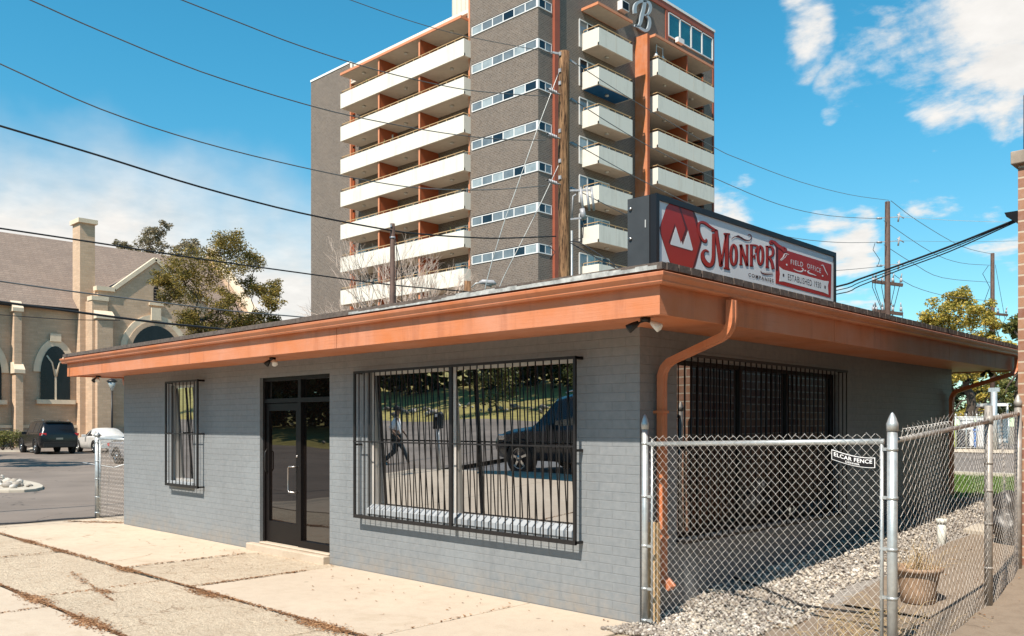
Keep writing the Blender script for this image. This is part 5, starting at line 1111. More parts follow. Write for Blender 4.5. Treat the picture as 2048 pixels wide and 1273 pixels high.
# ------------------------------------------------------------ poles and wires
P1 = atd(1128, 849, 24).xy; P2 = atd(1775, 849, 45).xy; P3 = atd(1985, 849, 62).xy
def onv(px, py, A, B):                                     # picture point on the vertical plane through A and B
    A = Vector(A); B = Vector(B); n = Vector((-(B - A).y, (B - A).x, 0)); r = ray(px, py); t = (Vector((A.x, A.y, 0)) - CAM).dot(n) / r.dot(n); return CAM + r * t
def wire(label, pts, A, B, r=.013, mat='cable_grey', start=None, end=None, cat='cable', name='power_cable', n=40, group='overhead cables'):
    Q = [onv(x, y, A, B) for x, y in pts]
    if start is not None: Q = [Vector(start)] + Q
    if end is not None:
        e = Vector(end); a = Q[-1]; dv = Q[-1] - Q[-2]; hl = dv.xy.length; m0 = dv.z / hl; D = (e - a).xy.length; c_ = (e.z - a.z - m0 * D) / (D * D); stp = max(hl, 1.5); k = 1
        while k * stp < D: u = k * stp; p_ = a + (e - a) * (u / D); p_.z = a.z + m0 * u + c_ * u * u; Q.append(p_); k += 1
        Q.append(e)
    out = []
    for i in range(len(Q) - 1):
        p0 = Q[max(i - 1, 0)]; p1 = Q[i]; p2 = Q[i + 1]; p3 = Q[min(i + 2, len(Q) - 1)]; k = 4
        for j in range(k): t = j / k; out.append(.5 * ((2 * p1) + (p2 - p0) * t + (2 * p0 - 5 * p1 + 4 * p2 - p3) * t * t + (3 * p1 - p0 - 3 * p2 + p3) * t ** 3))
    out.append(Q[-1]); m = MB(); m.tube(out, r, 5, False); o = m.build(name, mat); tag(o, label, cat, group); return o
def zat(px, py, xy): d = (Vector((xy.x, xy.y, 0)) - Vector((CAM.x, CAM.y, 0))).dot(FW); return 1.8 + (HY - py) / F * d
E1 = Vector((-11.3, -28))
def insul(m, p, d, l=.42):
    p = Vector(p); d = Vector(d).normalized()
    m.tube([p, p + d * l * .35], .02, 6); 
    for k in range(4): m.tube([p + d * l * (.35 + k * .13), p + d * l * (.35 + k * .13 + .04)], .055, 8); m.tube([p + d * l * .35, p + d * l], .016, 5)
def poles():
    zt = zat(1128, 105, P1)
    t = thing('utility_pole', 'tall rough timber pole with insulators rising in front of the tower', 'utility pole', (P1.x, P1.y, 0), 0, 'timber utility poles')
    m = MB(); zs = np.linspace(-.2, zt, 22); m.tube([(.012 * math.sin(z * 1.3), .015 * math.cos(z * .9), z) for z in zs], [.182 - .030 * z / zt for z in zs], 20); m.build('shaft', 'pole_wood', t)
    for py in (193, 281, 372):
        z = zat(1128, py, P1); m = MB(); insul(m, (0, -.12, z), (0, -1, .02), .62); m.build('insulator', 'insul', t)
        m = MB(); insul(m, (0, .12, z), (0, 1, -.12), .5); m.build('insulator', 'insul', t)
    m = MB()
    for py in (112, 145, 170, 265, 325, 358): z = zat(1128, py, P1); m.box(-.04, .04, -.19, -.14, z - .05, z + .05)
    z = zat(1128, 112, P1); m.bar((0, -.14, z), (-.12, -.35, z + .02), .05); m.bar((.02, .1, z - .05), (.1, .4, z - .15), .05); m.build('bracket', 'insul', t)
    # switch gear on the right of the pole
    m = MB(); z = zat(1128, 382, P1); rgt = Vector((RT.x, RT.y, 0))
    m.bar(rgt * .1 + Vector((0, 0, z)), rgt * .75 + Vector((0, 0, z + .02)), .05)
    for s in (.45, .62, .75): m.tube([rgt * s + Vector((0, 0, z + .1)), rgt * (s + .08) + Vector((0, 0, z - .55))], .035, 8)
    m.tube([rgt * .5 + Vector((0, 0, z - .5)), rgt * .55 + Vector((0, 0, z - .8))], .075, 10); z2 = zat(1128, 440, P1); m.bar(rgt * .1 + Vector((0, 0, z2)), rgt * .5 + Vector((0, 0, z2 + .05)), .045); m.tube([rgt * .22 + Vector((0, 0, z2)), rgt * .25 + Vector((0, 0, z2 + .65)), rgt * .33 + Vector((0, 0, z2 + .7))], .025, 6); m.build('switch_gear', 'insul', t)
    m = MB(); m.tube([rgt * .55 + Vector((0, 0, z - .8)), rgt * .52 + Vector((0, 0, z - 1.3)), rgt * .25 + Vector((0, 0, z2 - .55)), rgt * .2 + Vector((0, 0, z2 - 1.0))], .014, 5); m.tube([(-.25, -.2, zat(1128, 486, P1)), (-.3, -.3, zat(1128, 492, P1)), (-.15, -.2, zat(1128, 505, P1)), (-.25, -.3, zat(1128, 520, P1))], .012, 5); m.build('jumper_wire', 'cable', t)
    m = MB(); m.tube([rgt * .21 + Vector((0, 0, 0)), rgt * .21 + Vector((0, 0, zat(1140, 462, P1)))], .035, 8); m.build('conduit', 'galv', t)
    # second and third pole
    for P, px, py, lab, arms in [(P2, 1775, 404, 'timber pole with two crossarms rising behind the sign', (567, 625)), (P3, 1985, 507, 'farther timber pole standing among the yellow trees at right', (628,))]:
        zt = zat(px, py, P); t = thing('utility_pole', lab, 'utility pole', (P.x, P.y, 0), 0, 'timber utility poles')
        m = MB(); m.tube([(0, 0, -.2), (0, 0, zt * .5), (0, 0, zt)], [.19, .16, .125], 14); m.build('shaft', 'pole_dark', t)
        e = RT * 1.0; s = .026 if P is P2 else .036
        for py2 in arms:
            z = zat(px, py2, P); m = MB(); w = 30 * s; m.bar(e * -w + Vector((0, 0, z + .1)), e * w + Vector((0, 0, z - .1)), .13, .16); m.build('crossarm', 'pole_dark', t)
            m = MB(); rn = random.Random(int(py2))
            for q in (-.95, -.75, -.35, .35, .9): 
                b = e * w * q + Vector((0, 0, z + .05)); m.tube([b, b + Vector((0, 0, .22))], .07, 8); m.tube([b + Vector((0, 0, .22)), b + Vector((rn.uniform(-.1, .1), 0, .45))], .03, 6)
            m.build('insulator', 'insul', t)
            m = MB()
            for q in (-.95, -.8, .4, .9, -.3):
                b = e * w * q + Vector((0, 0, z + .4)); m.tube([b, b + e * rn.uniform(-.1, .1) + Vector((0, 0, -.6)), e * w * q * .5 + Vector((0, 0, z - 1.2)), Vector((0, 0, z - 2.0)) + e * .15 * (1 if q > 0 else -1)], .018, 5, False)
            m.build('jumper_wire', 'cable', t)
        if P is P2:
            for py2 in (437, 485, 532):
                z = zat(px, py2, P); m = MB(); m.bar(e * -.55 + Vector((0, 0, z)), e * .7 + Vector((0, 0, z + .08)), .04); m.tube([e * .55 + Vector((0, 0, z - .18)), e * .62 + Vector((0, 0, z + .28))], .045, 8); m.tube([e * .5 + Vector((0, 0, z + .2)), e * .85 + Vector((0, 0, z))], .03, 6); m.tube([e * -.55 + Vector((0, 0, z)), e * -.3 + Vector((0, 0, z))], .06, 8); m.build('insulator', 'insul', t)
            m = MB(); m.tube([e * -.65 + Vector((0, 0, zat(px, 487, P))), e * -.75 + Vector((0, 0, zat(px, 500, P))), e * -.4 + Vector((0, 0, zat(px, 520, P))), e * -.5 + Vector((0, 0, zat(px, 532, P)))], .016, 5); m.build('jumper_wire', 'cable', t)
        else:
            m = MB(); m.tube([e * -.3 + Vector((0, 0, zat(px, 532, P))), e * -.7 + Vector((0, 0, zat(px, 548, P))), e * -.2 + Vector((0, 0, zat(px, 575, P))), e * -.6 + Vector((0, 0, zat(px, 605, P)))], .02, 5); m.tube([e * .2 + Vector((0, 0, zat(px, 530, P))), e * .9 + Vector((0, 0, zat(px, 640, P)))], .015, 5); m.build('jumper_wire', 'cable', t)
    # brown steel post behind the shop, and a short lamp post
    p = onv(785, 470, (-11.1, 12), (-11.1, -20)); t = thing('steel_post', 'dark brown steel post with banded top behind the shop roof', 'post', (p.x, p.y, 0)); z = zat(785, 448, p)
    m = MB(); m.tube([(0, 0, 0), (0, 0, z)], [.068, .055], 16); m.build('shaft', 'pole_dark', t); m = MB(); m.tube([(0, 0, z - .34), (0, 0, z - .30)], .066, 14); m.box(-.0, .05, -.075, -.06, z - .09, z - .03); m.build('band', 'insul', t)
    m = MB(); d = RT * .07; m.tube([Vector((0, 0, z - .35)) + d, Vector((0, 0, z - .9)) + d * 1.6, Vector((0, 0, z - 1.4)) + d, Vector((0, 0, z - 2.4)) + d], .011, 5); m.tube([Vector((0, 0, z - .45)) + d, Vector((0, 0, z - 1.0)) + d * 3, Vector((0, 0, z - 1.8)) + d * 3.0, Vector((0, 0, z - 2.2)) + d], .009, 5); m.build('loose_wire', 'cable', t)
    p = atd(935, 849, 26); t = thing('street_lamp', 'short timber post carrying a pale cobra head lamp', 'street lamp', (p.x, p.y, 0)); z = zat(935, 563, p)
    m = MB(); m.tube([(0, 0, 0), (0, 0, z)], .10, 14); m.build('shaft', 'pole_wood', t); m = MB(); m.tube([RT * .1 + Vector((0, 0, z - .2)), RT * .25 + Vector((0, 0, z - .06)), RT * .5 + Vector((0, 0, z - .04))], .018, 6); m.build('arm', 'galv', t)
    m = MB(); a = RT * .35 + Vector((0, 0, z - .05)); m.tube([a, a + RT * .1 + Vector((0, 0, .03)), a + RT * .42 + Vector((0, 0, .0)), a + RT * .5 + Vector((0, 0, -.04))], [.04, .075, .085, .03], 10); m.build('lamp_head', 'insul', t)
    m = MB(); m.tube([a + RT * .18 + Vector((0, 0, -.03)), a + RT * .38 + Vector((0, 0, -.08))], [.05, .06], 10); m.build('lens', 'flat_glass', t)
    # park-style lamp by the church
    p = onp(224, 860, 0, -48); t = thing('street_lamp', 'slender black post lamp standing before the church wall', 'street lamp', (p.x, p.y, 0)); z = zat(224, 757, p)
    m = MB(); m.tube([(0, 0, 0), (0, 0, z - .75)], [.07, .05], 10); m.build('shaft', 'black_metal', t); m = MB(); m.lathe((0, 0, z - .75), [(.06, 0), (.26, .55)], 14); m.build('lens', 'blind', t); m = MB(); m.lathe((0, 0, z - .2), [(.30, 0), (.30, .04), (.12, .16), (.02, .2)], 14); m.build('cap', 'black_metal', t)
poles()
def wires():
    L1 = (P1.x, P1.y - .6); up = lambda px, py: None
    z1 = zat(1128, 193, P1); z2 = zat(1128, 281, P1); z3 = zat(1128, 372, P1); zt = zat(1128, 110, P1); zs = zat(1128, 474, P1)
    wire('topmost grey wire running from the pole top toward the upper left', [(1105, 106), (937, 74), (820, 42), (700, 0)], P1, E1, .009, end=(-11.3, -28, zt))
    wire('grey power wire on the upper insulator of the tall pole', [(1092, 193), (1000, 187), (908, 176), (755, 141), (600, 92), (480, 46), (363, 0)], P1, E1, .012, end=(-11.3, -28, z1))
    wire('grey power wire on the middle insulator of the tall pole', [(1092, 281), (1000, 279), (885, 266), (730, 238), (600, 206), (400, 143), (200, 62), (60, 0)], P1, E1, .012, end=(-11.3, -28, z2))
    wire('grey power wire on the lower insulator of the tall pole', [(1092, 372), (980, 380), (859, 378), (755, 365), (600, 334), (400, 284), (200, 218), (0, 128)], P1, E1, .012, end=(-11.3, -28, z3))
    wire('thick black twisted cable sagging past the brown steel post', [(1112, 473), (1000, 477), (937, 475), (860, 470), (781, 461), (600, 426), (400, 374), (200, 312), (0, 252)], P1, E1, .019, 'cable', end=(-11.3, -28, 7.6))
    A, B = (-12.2, 14), (-12.2, -28)
    wire('dark cable running low above the eave to the short lamp post', [(990, 591), (937, 584), (781, 570), (600, 546), (400, 518), (200, 487), (0, 457)], A, B, .016, 'cable', end=(-12.2, -28, 6.5))
    A, B = (-14.5, 16), (-14.5, -28)
    wire('grey cable crossing the middle of the church roof', [(700, 646), (620, 636), (460, 622), (303, 603), (150, 584), (0, 563)], A, B, .016, 'cable_grey', end=(-14.5, -28, 5.5))
    wire('thick black cable crossing the church eave line', [(560, 667), (490, 663), (400, 654), (303, 644), (150, 624), (0, 604)], A, B, .026, 'cable', end=(-14.5, -28, 5.0))
    wire('thin cable drooping below the thick black cable', [(240, 641), (150, 640), (80, 636), (0, 630)], A, B, .008, 'cable', end=(-14.5, -28, 4.6))
    # to the right
    wire('highest thin wire from the tall pole to the second pole', [(1143, 122), (1274, 206), (1428, 295), (1480, 319), (1600, 364), (1700, 390), (1778, 401)], P1, P2, .012)
    wire('second wire down from the tall pole to the second pole', [(1145, 196), (1160, 209), (1289, 288), (1432, 358), (1560, 410), (1660, 432), (1762, 438)], P1, P2, .013)
    wire('third wire down, passing behind the sign', [(1145, 284), (1163, 295), (1289, 364), (1420, 425), (1560, 471), (1670, 485), (1762, 485)], P1, P2, .013)
    wire('lowest wire between the poles, behind the sign', [(1145, 376), (1260, 434), (1400, 498), (1560, 545), (1680, 541), (1765, 533)], P1, P2, .013)
    for i, (pts, lb) in enumerate([([(1782, 402), (1838, 444), (1923, 493), (1982, 508)], 'top'), ([(1768, 442), (1861, 504), (1920, 526), (1982, 531)], 'second'), ([(1768, 490), (1826, 527), (1885, 556), (1982, 565)], 'third'), ([(1768, 535), (1826, 573), (1901, 594), (1980, 602)], 'lowest')]):
        wire(lb + ' of the four wires between the second and third poles', pts, P2, P3, .016)
    far = Vector((P2.x + 40, P2.y + 22))
    wire('bright thin wire leaving the second pole to the right, uppermost', [(1790, 434), (1900, 441), (1990, 444), (2100, 448)], P2, far, .010, 'cable_light')
    wire('faint thin wire leaving the second pole to the right, lower one', [(1790, 482), (1950, 484), (2100, 480)], P2, far, .008, 'cable_grey')
    # service drops
    bc = Vector((onp(2033, 440, 1, 4.5).x, 4.5)); 
    for i, (dy, lb, r) in enumerate([(0, 'thick black service cable sloping up to the brick pier, upper strand', .014), (5, 'black service cable sloping up to the brick pier, middle strand', .007), (10, 'black service cable sloping up to the brick pier, lower strand', .008)]):
        wire(lb, [(2034, 439 + dy * .4), (1900, 493 + dy), (1800, 530 + dy), (1720, 558 + dy * 1.4), (1672, 574 + dy * 1.5), (1500, 610), (1300, 570), (1140, 486)], bc, P1, r, 'cable', n=60)
    wire('black service cable dropping from the pole behind the sign', [(1140, 484), (1160, 486), (1210, 517), (1260, 552), (1340, 600)], P1, (-1, 5.2), .014, 'cable')
    wire('black cable lying low over the roof right of the sign', [(1673, 607), (1700, 622), (1740, 636), (1800, 652), (1830, 664)], (.1, 4.0), (.4, 9.0), .012, 'cable')
    wire('long pale guy wire from the tall pole to the roof line', [(1118, 145), (1075, 258), (1030, 385), (1005, 455), (974, 560), (968, 600)], P1, (P1.x - 3.2, P1.y - 5), .012, 'cable_light')
    wire('shorter pale guy wire right of the long one', [(1120, 325), (1080, 410), (1040, 490), (1004, 562), (990, 605)], P1, (P1.x - 2.8, P1.y - 4), .012, 'cable_light')
wires()

# ------------------------------------------------------------ trees and shrubs
def leaves(mb, c, rad, n, size, rn, flat=.75, asp=.5):
    for k in range(n):
        u = Vector((rn.gauss(0, 1), rn.gauss(0, 1), rn.gauss(0, 1))); u.normalize(); d = rn.random() ** .45
        p = Vector(c) + Vector((u.x * rad * d, u.y * rad * d, u.z * rad * d * flat)); s = size * rn.uniform(.6, 1.3)
        a = Vector((rn.gauss(0, 1), rn.gauss(0, 1), rn.gauss(0, .6))).normalized() * s; b = a.cross(Vector((rn.gauss(0, 1), rn.gauss(0, 1), rn.gauss(0, 1)))).normalized() * s * asp
        mb.add([p - a, p - b, p + a, p + b], [(0, 1, 2, 3)])
def limb(mb, a, b, r0, r1, rn, wig=.12, n=6):
    a = Vector(a); b = Vector(b); l = (b - a).length; pts = []
    off = Vector((rn.gauss(0, 1), rn.gauss(0, 1), rn.gauss(0, .5))) * wig * l
    for i in range(n + 1): t = i / n; pts.append(a + (b - a) * t + off * math.sin(math.pi * t) + Vector((0, 0, .12 * l * math.sin(math.pi * t))) + Vector((rn.gauss(0, 1), rn.gauss(0, 1), rn.gauss(0, 1))) * .02 * l * (0 < i < n))
    mb.tube(pts, [r0 + (r1 - r0) * i / n for i in range(n + 1)], 6, False); return pts
def tree(name, label, base, fork, clumps, leafmat, nl, size, tr=.22, seed=1, group=None, bark='bark', sub=5, asp=.5, cat='tree'):
    rn = random.Random(seed); t = thing(name, label, cat, tuple(base), 0, group); B = Vector(base); tm = MB(); lm = MB(); fk = Vector(fork) - B
    tp = limb(tm, (0, 0, -.3), fk, tr, tr * .7, rn, .04)
    cl = [(Vector(c[:3]) - B, c[3]) for c in clumps]; cl.sort(key=lambda q: (q[0] - fk).length); nodes = [(fk, tr * .6)]
    for c, r in cl:
        nd_, rr = min(nodes, key=lambda q: (q[0] - c).length + .001); r1 = max(.02, rr * .62); pts = limb(tm, nd_, c, rr * .8, r1 * .7, rn, .10); nodes.append((pts[3], rr * .7)); nodes.append((c, r1))
        for k in range(sub):
            u = Vector((rn.gauss(0, 1), rn.gauss(0, 1), rn.gauss(0, .8))).normalized() * r * rn.uniform(.55, 1.0); q = limb(tm, c, c + u, r1 * .5, .012, rn, .12, 4)
            leaves(lm, c + u, r * .50, int(nl / sub * .75), size, rn, .7, asp)
        leaves(lm, c, r * .8, int(nl * .25), size, rn, .75, asp)
    tm.build('trunk', bark, t)
    if nl: lm.build('crown', leafmat, t)
    return t
def clumps_px(lst, d, dr, seed):
    rn = random.Random(seed); out = []
    for px, py, rp in lst: dd = d + rn.uniform(-dr, dr); p = atd(px, py, dd); out.append((p.x, p.y, p.z, rp * dd / F))
    return out
def trees():
    b = atd(425, 849, 45); b.z = .2; fk = atd(412, 655, 45)
    cl = [(455, 478, 22), (480, 500, 26), (440, 505, 24), (500, 530, 20), (420, 540, 26), (460, 540, 28), (380, 530, 26), (345, 545, 24), (325, 560, 16), (370, 570, 24), (400, 590, 22), (345, 590, 18), (500, 575, 18), (530, 585, 20), (550, 575, 14), (545, 605, 16), (520, 640, 20), (548, 645, 14), (480, 640, 24), (440, 620, 22), (400, 640, 24), (370, 640, 18), (490, 655, 20), (440, 665, 26), (400, 668, 20), (460, 600, 20)]
    tree('deciduous_tree', 'olive leaved tree with open crown standing before the church gable', b, fk, clumps_px([(x, y, r * 1.35) for x, y, r in cl], 45, 1.6, 3), 'leaf_olive', 1300, .062, .20, 5, asp=.45, sub=12)
    b = atd(300, 849, 92); b.z = 0; tree('deciduous_tree', 'pale thin tree top behind the church roof, the left and taller one', b, atd(300, 640, 92), clumps_px([(300, 465, 20), (320, 470, 18), (285, 480, 20), (300, 490, 22), (325, 490, 16), (240, 490, 14), (255, 495, 14), (310, 510, 20), (280, 505, 18), (330, 455, 14)], 92, 2, 4), 'leaf_pale', 420, .12, .3, 6, 'trees behind the church')
    b = atd(380, 849, 92); b.z = 0; tree('deciduous_tree', 'pale grey green tree top behind the church ridge, right of the taller one', b, atd(380, 640, 92), clumps_px([(370, 492, 18), (385, 487, 16), (350, 502, 16), (395, 500, 16), (375, 510, 22), (360, 520, 20)], 92, 2, 8), 'leaf_pale', 260, .15, .3, 7, 'trees behind the church')
    # bare twiggy shrub above the shop roof
    for bx, seed, xs, lab in ((770, 3, range(-9, 8), 'bleached bare twiggy tree rising behind the shop roof beside the brown post'), (855, 9, range(-4, 4), 'smaller bare twiggy tree right of the first behind the roof')):
        p = atd(bx, 849, 31); p.z = 0; t = thing('bare_tree', lab, 'tree', tuple(p), 0, 'bare trees behind the shop'); rn = random.Random(seed); m = MB()
        limb(m, (0, 0, 0), (0, 0, 4.4), .10, .07, rn, .03)
        def grow(a, d, l, r, dep):
            e = a + d * l; limb(m, a, e, r, r * .6, rn, .05, 3)
            if dep == 0: return
            for k in range(3 if dep > 1 else 4):
                nd_ = (d + Vector((rn.gauss(0, .33), rn.gauss(0, .33), rn.gauss(.10, .2)))).normalized(); grow(a + d * l * rn.uniform(.45, 1), nd_, l * rn.uniform(.5, .72), r * .6, dep - 1)
        for k in xs:
            d = (RT * (k * .12 + rn.gauss(0, .05)) + FW * rn.gauss(0, .3) + Vector((0, 0, 1 - abs(k) * .045))).normalized(); grow(Vector((0, 0, 4.2)) + RT * k * .03, d, rn.uniform(1.5, 1.9) * (1.25 if abs(k) < 5 else 1), .022, 3)
        m.build('branches', 'bare_bark', t)
    # right-hand trees
    cl = [(1900, 610, 24), (1930, 605, 24), (1870, 630, 26), (1915, 635, 30), (1960, 625, 24), (1850, 650, 20), (1890, 665, 30), (1940, 660, 30), (1985, 650, 20), (1960, 690, 26), (2000, 690, 24), (1915, 700, 30), (2030, 700, 18), (1850, 680, 18), (1980, 735, 26), (2020, 740, 24), (1930, 740, 26), (1900, 760, 20)]
    b = atd(1936, 849, 55); b.z = .5; tree('deciduous_tree', 'bright yellow green tree beyond the rear lawn, tallest at right', b, atd(1932, 760, 55), clumps_px([(x, y, r * 1.2) for x, y, r in cl], 56, 2.5, 6), 'leaf_yellow', 1100, .095, .32, 8, 'trees beyond the lawn')
    b = atd(2040, 849, 50); b.z = .5; tree('deciduous_tree', 'dark green tree partly hidden behind the brick pier', b, atd(2050, 720, 50), clumps_px([(2040, 640, 22), (2025, 655, 18), (2060, 620, 30), (2050, 670, 24), (2045, 780, 26), (2020, 770, 24), (2060, 740, 30), (2010, 790, 18), (2035, 800, 20)], 50, 1.5, 5), 'leaf_shrub', 420, .12, .22, 9, 'trees beyond the lawn')
    b = atd(1840, 849, 62); b.z = .5; tree('deciduous_tree', 'low yellowish tree top showing over the rear end of the shop roof', b, atd(1840, 740, 62), clumps_px([(1840, 665, 16), (1860, 660, 14), (1820, 668, 12), (1845, 690, 24), (1870, 720, 26)], 62, 1.5, 5), 'leaf_yellow', 300, .13, .25, 10, 'trees beyond the lawn')
    b = atd(1945, 849, 72); b.z = .5; tree('deciduous_tree', 'shadowy green tree filling the gap under the rear eave', b, atd(1945, 790, 72), clumps_px([(1920, 790, 24), (1950, 780, 24), (1985, 790, 26), (1900, 800, 22), (1970, 815, 24), (1925, 822, 24), (2010, 815, 22), (1945, 750, 24), (2000, 760, 24), (1890, 770, 24), (2030, 820, 22), (1900, 830, 20), (1990, 832, 22)], 72, 3, 5), 'leaf_dark', 420, .15, .4, 11, 'trees beyond the lawn')
    b = atd(1915, 849, 66); b.z = .5; tree('deciduous_tree', 'sunlit mid green tree low under the rear eave', b, atd(1960, 815, 66), clumps_px([(1960, 800, 20), (1985, 775, 18), (1940, 825, 16), (1975, 825, 16), (1955, 775, 14), (1920, 830, 12)], 66, 1.5, 15), 'leaf_yellow', 330, .13, .2, 12, 'trees beyond the lawn')
    for i, (x, y, h, lb) in enumerate([(9.5, -6.5, 8.5, 'big dark shade tree added out of view by the driveway, nearest the street'), (10.2, -2.2, 9.0, 'big dark shade tree added out of view by the driveway, middle of three'), (9.8, 1.6, 8.0, 'big dark shade tree added out of view by the driveway, beside the brick building')]):  # unseen trees added to block sky light and darken the shop's side wall
        rn = random.Random(60 + i); cl = [(x + rn.gauss(0, 1.1), y + rn.gauss(0, 1.2), h * (.08 + .9 * q / 19), 1.4) for q in range(20)]
        tree('evergreen_tree', lb, (x, y, 0), (x, y, h * .4), cl, 'leaf_dark', 260, .22, .28, 60 + i, 'added unseen shade trees by the driveway', asp=.6)
    # trees whose shade lies across the lot, left of the frame
    for i, (x, y, s) in enumerate([(-44, 1.5, 1.0), (-38, 1.2, .98), (-33.5, 2.0, .95)]):
        rn = random.Random(40 + i); cl = [(x + rn.uniform(-1.5, 1.5), y + rn.uniform(-.9, .9), 6.3 * s + rn.uniform(-.8, .8), .8) for _ in range(12)]
        tree('deciduous_tree', ['leafy tree at the lot kerb, farthest from the shop', 'middle leafy tree of three at the lot kerb', 'leafy tree at the lot kerb, nearest to the shop'][i], (x, y, 0), (x, y, 3.2), cl, 'leaf_olive', 300, .13, .2, 50 + i, 'kerbside trees left of the lot')
    # trees on the bank across the street, seen mirrored in the glass
    rn = random.Random(77); k = 0; words = ['first', 'second', 'third', 'fourth', 'fifth', 'sixth', 'seventh', 'eighth', 'ninth', 'tenth']
    for x in (-74, -66, -58, -50, -42, -34, -26, -18, -8, 4):
        y = -39.0 - rn.uniform(0, 2.5); h = rn.uniform(7, 10); z0 = (-25.2 - y) * .1
        cl = [(x + rn.gauss(0, 2.8), y + rn.gauss(0, 1.2), z0 + h * (.10 + .9 * q / 21), 2.3) for q in range(22)]
        tree('evergreen_tree', words[k] + ' dark tree from the left on the bank across the street', (x, y, z0), (x, y, z0 + h * .4), cl, 'leaf_dark', 130, .42, .3, 80 + k, 'dark trees on the bank across the street', asp=.6, sub=4); k += 1
    for k, (x, y) in enumerate([(-31, -29), (-25, -30)]):
        cl = [(x + rn.gauss(0, .8), y + rn.gauss(0, .8), .9 + rn.random() * 2.0, .8) for _ in range(7)]; tree('young_tree', ['sunlit green bush on the bank, left one', 'sunlit green bush on the bank, right one'][k], (x, y, .3), (x, y, 1.0), cl, 'leaf_shrub', 220, .09, .06, 90 + k, 'young trees on the bank')
    # shrubs along the church
    rn = random.Random(21); lab = ['leftmost', 'second', 'third', 'rightmost']
    for k, (px, w, h) in enumerate([(-15, 1.1, 1.3), (6, .9, 1.0), (24, 1.0, 1.25), (44, .95, 1.35)]):
        p = atd(px, 849, 50.5); p.z = .25; t = thing('shrub', lab[k] + ' of four leafy shrubs before the church plinth', 'shrub', tuple(p), 0, 'shrubs before the church'); m = MB()
        for q in range(12): leaves(m, (rn.gauss(0, w * .4), rn.gauss(0, w * .4), h * rn.uniform(.3, .85)), .38, 70, .05, rn)
        m.build('foliage', 'leaf_shrub', t); m = MB()
        for q in range(7): limb(m, (0, 0, 0), (rn.gauss(0, w * .4), rn.gauss(0, w * .4), h * .8), .02, .008, rn)
        m.build('stems', 'bark', t)
    a = atd(-40, 849, 49.5); b = atd(52, 849, 49.5); m = MB(); m.bar((a.x, a.y, .24), (b.x, b.y, .24), .25, .16); m.bar((b.x, b.y, .24), (b.x - 8, b.y + 3, .24), .25, .16); struct(m.build('kerb', 'kerb'))
trees()

